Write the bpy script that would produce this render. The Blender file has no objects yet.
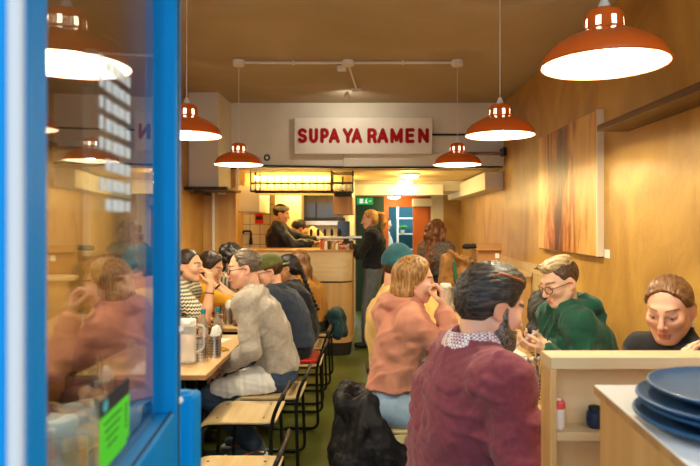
import bpy, bmesh, math, random
import numpy as np
from mathutils import Vector, Matrix
random.seed(7)
R = math.radians
PI = math.pi
SC = bpy.context.scene
COL = SC.collection
F_PX, VX, VY, CZ = 600.0, 370.0, 223.0, 1.52

def at(x, y, Y):
    """world point on the ray of photo pixel (x, y) at distance Y into the room"""
    return np.array([(x - VX) * Y / F_PX, Y, CZ - (y - VY) * Y / F_PX])

# ------------------------------------------------------------------ materials
def new_mat(name):
    m = bpy.data.materials.new(name)
    m.use_nodes = True
    nt = m.node_tree
    b = nt.nodes['Principled BSDF']
    return m, nt, b

def c4(c):
    return (c[0], c[1], c[2], 1.0)

def srgb(r, g, b):
    f = lambda v: (v / 255 / 12.92) if v / 255 <= .04045 else ((v / 255 + .055) / 1.055) ** 2.4
    return (f(r), f(g), f(b))

def mat(name, col, rough=.5, metal=0., noise=0., nscale=(20, 20, 20), col2=None, bump=0., bscale=None, spec=.5, coat=0., sheen=0., trans=0., ior=1.45, detail=4.):
    m, nt, b = new_mat(name)
    b.inputs['Base Color'].default_value = c4(col)
    b.inputs['Roughness'].default_value = rough
    b.inputs['Metallic'].default_value = metal
    b.inputs['Specular IOR Level'].default_value = spec
    b.inputs['IOR'].default_value = ior
    b.inputs['Coat Weight'].default_value = coat
    b.inputs['Coat Roughness'].default_value = .15
    b.inputs['Sheen Weight'].default_value = sheen
    b.inputs['Transmission Weight'].default_value = trans
    L = nt.links
    if noise > 0 or bump > 0:
        tc = nt.nodes.new('ShaderNodeTexCoord')
        mp = nt.nodes.new('ShaderNodeMapping')
        mp.inputs['Scale'].default_value = nscale
        L.new(tc.outputs['Object'], mp.inputs['Vector'])
        nz = nt.nodes.new('ShaderNodeTexNoise')
        nz.inputs['Scale'].default_value = 1.0
        nz.inputs['Detail'].default_value = detail
        L.new(mp.outputs['Vector'], nz.inputs['Vector'])
        if noise > 0:
            if col2 is None:
                col2 = tuple(c * (1 - noise) for c in col)
            rp = nt.nodes.new('ShaderNodeValToRGB')
            rp.color_ramp.elements[0].position = .32
            rp.color_ramp.elements[1].position = .68
            rp.color_ramp.elements[0].color = c4(col2)
            rp.color_ramp.elements[1].color = c4(col)
            L.new(nz.outputs['Fac'], rp.inputs['Fac'])
            L.new(rp.outputs['Color'], b.inputs['Base Color'])
        if bump > 0:
            src = nz
            if bscale is not None:
                mp2 = nt.nodes.new('ShaderNodeMapping')
                mp2.inputs['Scale'].default_value = bscale
                L.new(tc.outputs['Object'], mp2.inputs['Vector'])
                src = nt.nodes.new('ShaderNodeTexNoise')
                src.inputs['Scale'].default_value = 1.0
                src.inputs['Detail'].default_value = 3.
                L.new(mp2.outputs['Vector'], src.inputs['Vector'])
            bp = nt.nodes.new('ShaderNodeBump')
            bp.inputs['Strength'].default_value = bump
            bp.inputs['Distance'].default_value = .01
            L.new(src.outputs['Fac'], bp.inputs['Height'])
            L.new(bp.outputs['Normal'], b.inputs['Normal'])
    return m

def emit(name, col, strength):
    m, nt, b = new_mat(name)
    b.inputs['Base Color'].default_value = c4(col)
    b.inputs['Emission Color'].default_value = c4(col)
    b.inputs['Emission Strength'].default_value = strength
    return m

def wood(name, c1, c2, axis='y', rough=.45, coat=0., scale=1., spec=.5):
    """long streaky grain along an axis, plus broad blotches"""
    m, nt, b = new_mat(name)
    L = nt.links
    tc = nt.nodes.new('ShaderNodeTexCoord')
    s = {'x': (1.2, 22, 22), 'y': (22, 1.2, 22), 'z': (22, 22, 1.2)}[axis]
    mp = nt.nodes.new('ShaderNodeMapping'); mp.inputs['Scale'].default_value = [v * scale for v in s]
    L.new(tc.outputs['Object'], mp.inputs['Vector'])
    n1 = nt.nodes.new('ShaderNodeTexNoise'); n1.inputs['Scale'].default_value = 1.; n1.inputs['Detail'].default_value = 6.
    n1.inputs['Distortion'].default_value = .6
    L.new(mp.outputs['Vector'], n1.inputs['Vector'])
    n2 = nt.nodes.new('ShaderNodeTexNoise'); n2.inputs['Scale'].default_value = 3.0 * scale; n2.inputs['Detail'].default_value = 3.
    L.new(tc.outputs['Object'], n2.inputs['Vector'])
    mx = nt.nodes.new('ShaderNodeMath'); mx.operation = 'MULTIPLY_ADD'
    mx.inputs[1].default_value = .55
    L.new(n1.outputs['Fac'], mx.inputs[0])
    m2 = nt.nodes.new('ShaderNodeMath'); m2.operation = 'MULTIPLY'; m2.inputs[1].default_value = .45
    L.new(n2.outputs['Fac'], m2.inputs[0]); L.new(m2.outputs[0], mx.inputs[2])
    rp = nt.nodes.new('ShaderNodeValToRGB')
    rp.color_ramp.elements[0].position = .36; rp.color_ramp.elements[1].position = .64
    rp.color_ramp.elements[0].color = c4(c2); rp.color_ramp.elements[1].color = c4(c1)
    L.new(mx.outputs[0], rp.inputs['Fac']); L.new(rp.outputs['Color'], b.inputs['Base Color'])
    b.inputs['Roughness'].default_value = rough
    b.inputs['Coat Weight'].default_value = coat
    b.inputs['Specular IOR Level'].default_value = spec
    b.inputs['Coat Roughness'].default_value = .2
    bp = nt.nodes.new('ShaderNodeBump'); bp.inputs['Strength'].default_value = .08; bp.inputs['Distance'].default_value = .01
    L.new(n1.outputs['Fac'], bp.inputs['Height']); L.new(bp.outputs['Normal'], b.inputs['Normal'])
    return m

def plaster_wall(name, c1, c2, rough, coat=.0, scale=1.2, bump=.15):
    """trowelled, sealed plaster: big cloudy patches and faint strokes"""
    m, nt, b = new_mat(name)
    L = nt.links
    tc = nt.nodes.new('ShaderNodeTexCoord')
    n1 = nt.nodes.new('ShaderNodeTexNoise'); n1.inputs['Scale'].default_value = scale; n1.inputs['Detail'].default_value = 8.; n1.inputs['Distortion'].default_value = 1.2
    mp = nt.nodes.new('ShaderNodeMapping'); mp.inputs['Scale'].default_value = (1, 1, .7); mp.inputs['Rotation'].default_value = (.5, 0, 0)
    L.new(tc.outputs['Object'], mp.inputs['Vector']); L.new(mp.outputs['Vector'], n1.inputs['Vector'])
    rp = nt.nodes.new('ShaderNodeValToRGB')
    rp.color_ramp.elements[0].position = .3; rp.color_ramp.elements[1].position = .7
    rp.color_ramp.elements[0].color = c4(c2); rp.color_ramp.elements[1].color = c4(c1)
    L.new(n1.outputs['Fac'], rp.inputs['Fac']); L.new(rp.outputs['Color'], b.inputs['Base Color'])
    n2 = nt.nodes.new('ShaderNodeTexNoise'); n2.inputs['Scale'].default_value = 9.; n2.inputs['Detail'].default_value = 5.; n2.inputs['Distortion'].default_value = 2.
    L.new(mp.outputs['Vector'], n2.inputs['Vector'])
    r2 = nt.nodes.new('ShaderNodeMapRange'); r2.inputs['To Min'].default_value = rough - .1; r2.inputs['To Max'].default_value = rough + .15
    L.new(n2.outputs['Fac'], r2.inputs['Value']); L.new(r2.outputs[0], b.inputs['Roughness'])
    bp = nt.nodes.new('ShaderNodeBump'); bp.inputs['Strength'].default_value = bump; bp.inputs['Distance'].default_value = .02
    L.new(n2.outputs['Fac'], bp.inputs['Height']); L.new(bp.outputs['Normal'], b.inputs['Normal'])
    b.inputs['Coat Weight'].default_value = coat; b.inputs['Coat Roughness'].default_value = .22
    return m

def tiles(name, col, mortar, w, h, axis, rough=.2):
    m, nt, b = new_mat(name)
    L = nt.links
    tc = nt.nodes.new('ShaderNodeTexCoord')
    mp = nt.nodes.new('ShaderNodeMapping')
    if axis == 'x':      # a wall whose normal is x: use y,z
        sp = nt.nodes.new('ShaderNodeSeparateXYZ'); cb = nt.nodes.new('ShaderNodeCombineXYZ')
        L.new(tc.outputs['Object'], sp.inputs[0]); L.new(sp.outputs['Y'], cb.inputs['X']); L.new(sp.outputs['Z'], cb.inputs['Y'])
    else:
        sp = nt.nodes.new('ShaderNodeSeparateXYZ'); cb = nt.nodes.new('ShaderNodeCombineXYZ')
        L.new(tc.outputs['Object'], sp.inputs[0]); L.new(sp.outputs['X'], cb.inputs['X']); L.new(sp.outputs['Z'], cb.inputs['Y'])
    br = nt.nodes.new('ShaderNodeTexBrick'); br.offset = 0.
    br.inputs['Color1'].default_value = c4(col); br.inputs['Color2'].default_value = c4(tuple(c * .93 for c in col)); br.inputs['Mortar'].default_value = c4(mortar)
    br.inputs['Scale'].default_value = 1.; br.inputs['Brick Width'].default_value = w; br.inputs['Row Height'].default_value = h; br.inputs['Mortar Size'].default_value = .004
    L.new(cb.outputs[0], br.inputs['Vector']); L.new(br.outputs['Color'], b.inputs['Base Color'])
    b.inputs['Roughness'].default_value = rough
    return m

def stripes(name, cols, axis, period, rough=.85, zig=0., warp=.0):
    """knitted / woven stripes running round a garment"""
    m, nt, b = new_mat(name)
    L = nt.links
    tc = nt.nodes.new('ShaderNodeTexCoord'); sp = nt.nodes.new('ShaderNodeSeparateXYZ'); L.new(tc.outputs['Object'], sp.inputs[0])
    base = sp.outputs[axis.upper()]
    if zig > 0:
        s = nt.nodes.new('ShaderNodeMath'); s.operation = 'PINGPONG'; s.inputs[1].default_value = zig
        ad = nt.nodes.new('ShaderNodeMath'); ad.operation = 'ADD'
        L.new(sp.outputs['X'], ad.inputs[0]); L.new(sp.outputs['Y'], ad.inputs[1]); L.new(ad.outputs[0], s.inputs[0])
        ad2 = nt.nodes.new('ShaderNodeMath'); ad2.operation = 'ADD'; L.new(base, ad2.inputs[0]); L.new(s.outputs[0], ad2.inputs[1]); base = ad2.outputs[0]
    d = nt.nodes.new('ShaderNodeMath'); d.operation = 'DIVIDE'; d.inputs[1].default_value = period; L.new(base, d.inputs[0])
    fr = nt.nodes.new('ShaderNodeMath'); fr.operation = 'FRACT'; L.new(d.outputs[0], fr.inputs[0])
    rp = nt.nodes.new('ShaderNodeValToRGB'); rp.color_ramp.interpolation = 'CONSTANT'
    rp.color_ramp.elements[0].color = c4(cols[0]); rp.color_ramp.elements[1].color = c4(cols[1]); rp.color_ramp.elements[1].position = .5
    L.new(fr.outputs[0], rp.inputs['Fac']); L.new(rp.outputs['Color'], b.inputs['Base Color'])
    b.inputs['Roughness'].default_value = rough
    return m

def check(name, c1, c2, c3, s):
    m, nt, b = new_mat(name)
    L = nt.links
    tc = nt.nodes.new('ShaderNodeTexCoord')
    ck = nt.nodes.new('ShaderNodeTexChecker'); ck.inputs['Scale'].default_value = s
    ck.inputs['Color1'].default_value = c4(c1); ck.inputs['Color2'].default_value = c4(c2)
    L.new(tc.outputs['Object'], ck.inputs['Vector'])
    L.new(ck.outputs['Color'], b.inputs['Base Color']); b.inputs['Roughness'].default_value = .8
    return m

def fabric(name, col, var=.25, weave=350., rough=.9, sheen=.15, patch=18.):
    return mat(name, col, rough, noise=var, nscale=(patch,) * 3, bump=.25, bscale=(weave,) * 3, sheen=sheen, spec=.2, detail=6.)

def pane(name, ior=1.5, tint=(1, 1, 1), boost=1.0):
    """thin clear glazing: transparent plus Fresnel mirror"""
    m, nt, b = new_mat(name)
    nt.nodes.remove(b)
    L = nt.links
    out = nt.nodes['Material Output']
    tr = nt.nodes.new('ShaderNodeBsdfTransparent'); tr.inputs['Color'].default_value = c4(tint)
    gl = nt.nodes.new('ShaderNodeBsdfGlossy'); gl.inputs['Roughness'].default_value = .0
    fr = nt.nodes.new('ShaderNodeFresnel')
    # the pane does not bend rays, so both of its faces take the same outside-in index
    ge = nt.nodes.new('ShaderNodeNewGeometry'); mi = nt.nodes.new('ShaderNodeMapRange')
    mi.inputs['To Min'].default_value = ior; mi.inputs['To Max'].default_value = 1 / ior
    L.new(ge.outputs['Backfacing'], mi.inputs['Value']); L.new(mi.outputs[0], fr.inputs['IOR'])
    mx = nt.nodes.new('ShaderNodeMixShader')
    L.new(fr.outputs[0], mx.inputs['Fac']); L.new(tr.outputs[0], mx.inputs[1]); L.new(gl.outputs[0], mx.inputs[2])
    L.new(mx.outputs[0], out.inputs['Surface'])
    return m

def milky(name, col, clear=.6, ior=1.5):
    """thin clear plastic or bottle glass with a little haze"""
    m = pane(name, ior); nt = m.node_tree; L = nt.links
    out = nt.nodes['Material Output']; src = out.inputs['Surface'].links[0].from_socket
    d = nt.nodes.new('ShaderNodeBsdfDiffuse'); d.inputs['Color'].default_value = c4(col)
    mx = nt.nodes.new('ShaderNodeMixShader'); mx.inputs['Fac'].default_value = 1 - clear
    L.new(src, mx.inputs[1]); L.new(d.outputs[0], mx.inputs[2]); L.new(mx.outputs[0], out.inputs['Surface'])
    return m

def attr_skin(name, rough=.5):
    m, nt, b = new_mat(name)
    a = nt.nodes.new('ShaderNodeAttribute'); a.attribute_name = 'tone'
    nt.links.new(a.outputs['Color'], b.inputs['Base Color'])
    b.inputs['Roughness'].default_value = rough
    b.inputs['Subsurface Weight'].default_value = .08
    b.inputs['Subsurface Radius'].default_value = (.012, .005, .003)
    b.inputs['Subsurface Scale'].default_value = 1.
    b.inputs['Specular IOR Level'].default_value = .4
    return m

def hairmat(name, c1, c2, flow='z', rough=.42, scale=1., rot=0.):
    m, nt, b = new_mat(name)
    L = nt.links
    tc = nt.nodes.new('ShaderNodeTexCoord')
    mp = nt.nodes.new('ShaderNodeMapping')
    s = {'z': (95, 95, 9), 'y': (11, 110, 90), 'o': (60, 60, 60)}[flow]
    mp.inputs['Scale'].default_value = [v * scale for v in s]
    vr = nt.nodes.new('ShaderNodeVectorRotate'); vr.rotation_type = 'Z_AXIS'; vr.inputs['Angle'].default_value = -rot
    L.new(tc.outputs['Object'], vr.inputs['Vector']); L.new(vr.outputs[0], mp.inputs['Vector'])
    n1 = nt.nodes.new('ShaderNodeTexNoise'); n1.inputs['Scale'].default_value = 1.; n1.inputs['Detail'].default_value = 5.; n1.inputs['Distortion'].default_value = .5
    L.new(mp.outputs['Vector'], n1.inputs['Vector'])
    rp = nt.nodes.new('ShaderNodeValToRGB')
    rp.color_ramp.elements[0].position = .38; rp.color_ramp.elements[1].position = .66
    rp.color_ramp.elements[0].color = c4(c2); rp.color_ramp.elements[1].color = c4(c1)
    L.new(n1.outputs['Fac'], rp.inputs['Fac']); L.new(rp.outputs['Color'], b.inputs['Base Color'])
    bp = nt.nodes.new('ShaderNodeBump'); bp.inputs['Strength'].default_value = .7; bp.inputs['Distance'].default_value = .006
    L.new(n1.outputs['Fac'], bp.inputs['Height']); L.new(bp.outputs['Normal'], b.inputs['Normal'])
    b.inputs['Roughness'].default_value = rough; b.inputs['Specular IOR Level'].default_value = .35
    return m

# ------------------------------------------------------------------ mesh builder
class MB:
    def __init__(s):
        s.v = []; s.f = []
    def box(s, x0, x1, y0, y1, z0, z1):
        n = len(s.v)
        s.v += [(x0, y0, z0), (x1, y0, z0), (x1, y1, z0), (x0, y1, z0), (x0, y0, z1), (x1, y0, z1), (x1, y1, z1), (x0, y1, z1)]
        s.f += [tuple(n + i for i in q) for q in ((3, 2, 1, 0), (4, 5, 6, 7), (0, 1, 5, 4), (1, 2, 6, 5), (2, 3, 7, 6), (3, 0, 4, 7))]
        return s
    def obox(s, c, ax, ay, az):
        """oriented box: centre and three half-axis vectors"""
        n = len(s.v); c, ax, ay, az = map(Vector, (c, ax, ay, az))
        for sz in (-1, 1):
            for sx, sy in ((-1, -1), (1, -1), (1, 1), (-1, 1)):
                s.v.append(tuple(c + ax * sx + ay * sy + az * sz))
        s.f += [tuple(n + i for i in q) for q in ((3, 2, 1, 0), (4, 5, 6, 7), (0, 1, 5, 4), (1, 2, 6, 5), (2, 3, 7, 6), (3, 0, 4, 7))]
        return s
    def prism(s, poly, z0, z1):
        n = len(s.v); k = len(poly)
        s.v += [(p[0], p[1], z0) for p in poly] + [(p[0], p[1], z1) for p in poly]
        s.f.append(tuple(n + i for i in reversed(range(k)))); s.f.append(tuple(n + k + i for i in range(k)))
        for i in range(k):
            j = (i + 1) % k
            s.f.append((n + i, n + j, n + k + j, n + k + i))
        return s
    def lathe(s, prof, c=(0, 0, 0), n=32, cap0=True, cap1=True, skip=None):
        b = len(s.v); m = len(prof)
        for r, z in prof:
            for i in range(n):
                a = 2 * PI * i / n
                s.v.append((c[0] + r * math.cos(a), c[1] + r * math.sin(a), c[2] + z))
        for j in range(m - 1):
            for i in range(n):
                if skip and skip(j, i):
                    continue
                i2 = (i + 1) % n
                s.f.append((b + j * n + i, b + j * n + i2, b + (j + 1) * n + i2, b + (j + 1) * n + i))
        if cap0 and prof[0][0] > 1e-6: s.f.append(tuple(b + i for i in reversed(range(n))))
        if cap1 and prof[-1][0] > 1e-6: s.f.append(tuple(b + (m - 1) * n + i for i in range(n)))
        return s
    def tube(s, pts, r, n=10, closed=False, taper=None):
        pts = [Vector(p) for p in pts]; b = len(s.v); m = len(pts)
        up = None
        for k, p in enumerate(pts):
            if closed: t = pts[(k + 1) % m] - pts[k - 1]
            else: t = pts[min(k + 1, m - 1)] - pts[max(k - 1, 0)]
            t.normalize()
            if up is None:
                up = Vector((0, 0, 1)) if abs(t.z) < .9 else Vector((1, 0, 0))
            x = t.cross(up); x.normalize(); y = x.cross(t); y.normalize(); up = y
            rr = r * (taper[k] if taper else 1)
            for i in range(n):
                a = 2 * PI * i / n
                s.v.append(tuple(p + x * math.cos(a) * rr + y * math.sin(a) * rr))
        for k in range(m if closed else m - 1):
            k2 = (k + 1) % m
            for i in range(n):
                i2 = (i + 1) % n
                s.f.append((b + k * n + i, b + k * n + i2, b + k2 * n + i2, b + k2 * n + i))
        if not closed:
            s.f.append(tuple(b + i for i in reversed(range(n)))); s.f.append(tuple(b + (m - 1) * n + i for i in range(n)))
        return s
    def sphere(s, c, r, n=16, m=10, sx=1, sy=1, sz=1):
        prof = [(max(1e-7, math.sin(PI * j / m)), -math.cos(PI * j / m)) for j in range(m + 1)]
        b = len(s.v); s.lathe(prof, (0, 0, 0), n, False, False)
        for i in range(b, len(s.v)):
            x, y, z = s.v[i]; s.v[i] = (c[0] + x * r * sx, c[1] + y * r * sy, c[2] + z * r * sz)
        return s

def fillet(pts, rad, n=5):
    """round the corners of a polyline"""
    P = [Vector(p) for p in pts]; out = [P[0]]
    for i in range(1, len(P) - 1):
        a, b, c = P[i - 1], P[i], P[i + 1]
        d1, d2 = (a - b), (c - b)
        r = min(rad, d1.length * .49, d2.length * .49)
        p, q = b + d1.normalized() * r, b + d2.normalized() * r
        for k in range(n + 1):
            t = k / n
            out.append(p * (1 - t) ** 2 + b * 2 * t * (1 - t) + q * t * t)
    out.append(P[-1])
    return out

def link(name, me, m, parent=None, loc=None):
    o = bpy.data.objects.new(name, me); COL.objects.link(o)
    if m is not None: me.materials.append(m)
    if parent is not None: o.parent = parent
    if loc is not None: o.location = loc
    return o

def obj(name, mb, m, parent=None, loc=None, bevel=0., seg=2, smooth=True, angle=35):
    me = bpy.data.meshes.new(name)
    me.from_pydata([tuple(v) for v in mb.v], [], mb.f)
    bm = bmesh.new(); bm.from_mesh(me)
    bmesh.ops.recalc_face_normals(bm, faces=bm.faces)
    bm.to_mesh(me); bm.free()
    if smooth:
        me.polygons.foreach_set('use_smooth', [True] * len(me.polygons))
        me.set_sharp_from_angle(angle=R(angle))
    o = link(name, me, m, parent, loc)
    if bevel > 0:
        bv = o.modifiers.new('bevel', 'BEVEL'); bv.width = bevel; bv.segments = seg; bv.limit_method = 'ANGLE'; bv.angle_limit = R(40)
        bv.harden_normals = False
    return o

def tag(o, label=None, cat=None, group=None, kind=None):
    if label: o['label'] = label
    if cat: o['category'] = cat
    if group: o['group'] = group
    if kind: o['kind'] = kind
    return o

def empty(name, loc, label, cat, group=None, rz=0.):
    o = bpy.data.objects.new(name, None); COL.objects.link(o)
    o.empty_display_size = .1
    o.location = [float(v) for v in loc]; o.rotation_euler.z = rz
    return tag(o, label, cat, group)

def struct(name, mb, m, **k):
    o = obj(name, mb, m, **k); o['kind'] = 'structure'; return o

def copy_tree(o, parent=None):
    c = o.copy(); COL.objects.link(c); c.parent = parent
    for ch in list(o.children): copy_tree(ch, c)
    return c

def clone(o, loc, rz=None, label=None, group=None):
    c = copy_tree(o); c.location = [float(v) for v in loc]
    if rz is not None: c.rotation_euler.z = rz
    if label: c['label'] = label
    if group: c['group'] = group
    return c
# ------------------------------------------------------------------ implicit surfaces: smooth unions meshed by surface nets
def V(*a): return np.array(a, dtype=float)
def nrm(v):
    v = np.asarray(v, float); return v / max(1e-9, np.linalg.norm(v))

def f_cone(a, b, ra, rb):
    a = np.asarray(a, float); b = np.asarray(b, float); ab = b - a; l2 = max(1e-12, ab @ ab)
    def f(p):
        t = np.clip(((p - a) @ ab) / l2, 0, 1)
        q = p - a - t[..., None] * ab
        return np.sqrt((q * q).sum(-1)) - (ra + (rb - ra) * t)
    r = max(ra, rb)
    f.lo = np.minimum(a, b) - r; f.hi = np.maximum(a, b) + r
    return f

def f_ell(c, r, M=None):
    c = np.asarray(c, float); r = np.asarray(r, float)
    def f(p):
        q = p - c
        if M is not None: q = q @ M
        k0 = np.sqrt(((q / r) ** 2).sum(-1)) + 1e-9; k1 = np.sqrt(((q / (r * r)) ** 2).sum(-1)) + 1e-9
        return k0 * (k0 - 1) / k1
    f.lo = c - r.max(); f.hi = c + r.max()
    return f

def f_torus(c, ax, R0, r, sq=1.0, M=None):
    c = np.asarray(c, float); ax = nrm(ax)
    def f(p):
        q = p - c; h = q @ ax
        w = q - h[..., None] * ax
        d = np.sqrt((w * w).sum(-1)) - R0
        return np.sqrt(d * d + (h * sq) ** 2) - r
    f.lo = c - R0 - r; f.hi = c + R0 + r
    return f

def f_plane(c, n):
    c = np.asarray(c, float); n = nrm(n)
    def f(p): return (p - c) @ n
    return f

def f_box(c, h, r, M=None):
    c = np.asarray(c, float); h = np.asarray(h, float)
    def f(p):
        q = p - c
        if M is not None: q = q @ M
        d = np.abs(q) - (h - r)
        return np.sqrt((np.maximum(d, 0) ** 2).sum(-1)) + np.minimum(d.max(-1), 0) - r
    e = np.linalg.norm(h)
    f.lo = c - e; f.hi = c + e
    return f

def smin(a, b, k):
    if k <= 0: return np.minimum(a, b)
    h = np.clip(.5 + .5 * (b - a) / k, 0, 1)
    return b * (1 - h) + a * h - k * h * (1 - h)

def smax(a, b, k): return -smin(-a, -b, k)

def folds(p, seed, wl, n=5, stretch=None):
    """sum of warped sine ridges: cloth folds, -1..1"""
    rs = np.random.RandomState(seed)
    out = np.zeros(p.shape[:-1])
    for i in range(n):
        d = nrm(rs.normal(size=3)); e = nrm(rs.normal(size=3))
        if stretch is not None:
            d = d * stretch
        w = 2 * PI / (wl * (.6 + .9 * rs.rand()))
        ph = rs.rand() * 6.3
        out += np.sin((p @ d) * w + 1.6 * np.sin((p @ e) * w * .45 + ph) + ph)
    return out / n

class SDF:
    def __init__(s): s.p = []; s.noise = []
    def add(s, f, k=.02): s.p.append((f, k, 'add')); return s
    def sub(s, f, k=.01): s.p.append((f, k, 'sub')); return s
    def cut(s, f, k=.004): s.p.append((f, k, 'cut')); return s
    def cone(s, a, b, ra, rb, k=.02): return s.add(f_cone(a, b, ra, rb), k)
    def ball(s, c, r, k=.02): return s.add(f_cone(c, np.asarray(c) + 1e-5, r, r), k)
    def ell(s, c, r, M=None, k=.02): return s.add(f_ell(c, r, M), k)
    def disp(s, fn): s.noise.append(fn); return s
    def mesh(s, vox):
        B = 8
        adds = [q for q in s.p if q[2] == 'add']
        lo = np.min([q[0].lo for q in adds], 0) - .03; hi = np.max([q[0].hi for q in adds], 0) + .03
        nb = np.ceil((hi - lo) / (vox * B)).astype(int)
        bs = vox * B
        g = np.stack(np.meshgrid(*[np.arange(n) for n in nb], indexing='ij'), -1).reshape(-1, 3)
        cen = lo + (g + .5) * bs
        hd = bs * .87
        D = np.full(len(cen), 9.)
        for f, k, o in s.p:
            d = f(cen)
            D = np.minimum(D, d) if o == 'add' else (np.maximum(D, -d) if o == 'sub' else np.maximum(D, d))
        act = (D < hd + .03) & (D > -hd - .05)
        cen_a = cen[act]
        off = (np.stack(np.meshgrid(*[np.arange(B)] * 3, indexing='ij'), -1).reshape(-1, 3) + .5) * vox - bs / 2
        P = cen_a[:, None, :] + off[None]
        val = np.full(P.shape[:2], .5)
        # blocks wholly inside one solid keep a negative start
        for f, k, o in s.p:
            dc = f(cen_a)
            if o == 'add':
                sel = dc < hd + k + .03
                if sel.any(): val[sel] = smin(val[sel], f(P[sel]), k)
            elif o == 'sub':
                sel = dc < hd + k + .03
                if sel.any(): val[sel] = smax(val[sel], -f(P[sel]), k)
            else:
                sel = dc > -hd - k - .03
                if sel.any(): val[sel] = smax(val[sel], f(P[sel]), k)
        for fn in s.noise: val += fn(P)
        base = np.where(D > 0, .5, -.5)
        arr = np.empty((nb[0], nb[1], nb[2], B, B, B), np.float32)
        arr[...] = base.reshape(nb)[..., None, None, None]
        arr.reshape(-1, B, B, B)[act] = val.reshape(-1, B, B, B)
        arr = np.ascontiguousarray(arr.transpose(0, 3, 1, 4, 2, 5)).reshape(nb * B)
        # surplus cells outside a 'cut' far from any surface
        S = arr < 0
        S[0] = S[-1] = False; S[:, 0] = S[:, -1] = False; S[:, :, 0] = S[:, :, -1] = False
        c8 = [S[i:S.shape[0] - 1 + i, j:S.shape[1] - 1 + j, k:S.shape[2] - 1 + k] for i in (0, 1) for j in (0, 1) for k in (0, 1)]
        anyc = c8[0].copy(); allc = c8[0].copy()
        for c in c8[1:]: anyc |= c; allc &= c
        ii = np.argwhere(anyc & ~allc)
        vid = np.full(anyc.shape, -1, np.int32); vid[ii[:, 0], ii[:, 1], ii[:, 2]] = np.arange(len(ii))
        cor = np.array([(i, j, k) for i in (0, 1) for j in (0, 1) for k in (0, 1)])
        cv = np.stack([arr[ii[:, 0] + c[0], ii[:, 1] + c[1], ii[:, 2] + c[2]] for c in cor], 1).astype(float)
        cs = np.stack([S[ii[:, 0] + c[0], ii[:, 1] + c[1], ii[:, 2] + c[2]] for c in cor], 1)
        acc = np.zeros((len(ii), 3)); cnt = np.zeros(len(ii))
        for a in range(8):
            for b in range(a + 1, 8):
                if np.abs(cor[a] - cor[b]).sum() != 1: continue
                m = cs[:, a] != cs[:, b]
                den = cv[:, a] - cv[:, b]
                t = np.clip(np.where(np.abs(den) > 1e-9, cv[:, a] / np.where(np.abs(den) > 1e-9, den, 1), .5), 0.02, .98)
                pt = cor[a] + t[:, None] * (cor[b] - cor[a])
                acc[m] += pt[m]; cnt[m] += 1
        vert = lo + (ii + acc / np.maximum(cnt, 1)[:, None] + .5) * vox
        quads = []
        for ax in range(3):
            sl0 = [slice(None)] * 3; sl1 = [slice(None)] * 3
            sl0[ax] = slice(0, -1); sl1[ax] = slice(1, None)
            ed = np.argwhere(S[tuple(sl0)] != S[tuple(sl1)])
            u, w = (ax + 1) % 3, (ax + 2) % 3
            ed = ed[(ed[:, u] > 0) & (ed[:, w] > 0) & (ed[:, u] < S.shape[u] - 1) & (ed[:, w] < S.shape[w] - 1)]
            if len(ed) == 0: continue
            def q(du, dw):
                e = ed.copy(); e[:, u] -= du; e[:, w] -= dw
                return vid[e[:, 0], e[:, 1], e[:, 2]]
            Q = np.stack([q(1, 1), q(0, 1), q(0, 0), q(1, 0)], 1)
            neg = S[ed[:, 0], ed[:, 1], ed[:, 2]]
            Q[~neg] = Q[~neg][:, ::-1]
            quads.append(Q)
        Q = np.concatenate(quads)
        Q = Q[(Q >= 0).all(1)]
        return vert, Q

def sdf_obj(name, s, vox, m, parent=None, origin=None, colfn=None, loc=None, smooth=1):
    v, q = s.mesh(vox)
    # light Laplacian smoothing takes out the grid steps
    for _ in range(smooth):
        acc = np.zeros_like(v); cnt = np.zeros(len(v))
        for a, b in ((0, 1), (1, 2), (2, 3), (3, 0)):
            np.add.at(acc, q[:, a], v[q[:, b]]); np.add.at(cnt, q[:, a], 1)
        v = v * .5 + .5 * acc / np.maximum(cnt, 1)[:, None]
    me = bpy.data.meshes.new(name)
    tone = colfn(v) if colfn else None
    w = v - (np.asarray(origin) if origin is not None else 0)
    me.vertices.add(len(w)); me.vertices.foreach_set('co', w.astype(np.float32).ravel())
    me.loops.add(len(q) * 4); me.loops.foreach_set('vertex_index', q.astype(np.int32).ravel())
    me.polygons.add(len(q)); me.polygons.foreach_set('loop_start', np.arange(0, len(q) * 4, 4, dtype=np.int32))
    me.polygons.foreach_set('use_smooth', np.ones(len(q), bool))
    me.update(calc_edges=True); me.validate()
    if tone is not None:
        at_ = me.color_attributes.new('tone', 'FLOAT_COLOR', 'POINT')
        at_.data.foreach_set('color', np.concatenate([tone, np.ones((len(tone), 1))], 1).astype(np.float32).ravel())
    return link(name, me, m, parent, loc)
# ------------------------------------------------------------------ people
SKIN = attr_skin('skin')
GLASSF = mat('spectacle_frame', (.02, .015, .012), .3)
LENS = pane('spectacle_lens', 1.3)

def rotm(yaw, pitch, roll=0.):
    """columns = right, forward, up of a head that faces yaw and looks down by pitch"""
    f = V(math.cos(yaw), math.sin(yaw), 0); u = V(0, 0, 1)
    f2 = f * math.cos(pitch) - u * math.sin(pitch); u2 = u * math.cos(pitch) + f * math.sin(pitch)
    r = np.cross(f2, u2)
    r2 = r * math.cos(roll) + u2 * math.sin(roll); u3 = -r * math.sin(roll) + u2 * math.cos(roll)
    return np.stack([r2, f2, u3], 1)

def ik(S, W, l1, l2, hint):
    S, W = np.asarray(S, float), np.asarray(W, float)
    d = np.linalg.norm(W - S); m = .985 * (l1 + l2)
    if d > m: W = S + (W - S) * m / d; d = m
    u = (W - S) / d
    a = (l1 * l1 - l2 * l2 + d * d) / (2 * d); h = math.sqrt(max(l1 * l1 - a * a, 1e-6))
    p = np.asarray(hint, float); p = nrm(p - (p @ u) * u)
    return S + u * a + p * h, W

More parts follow.
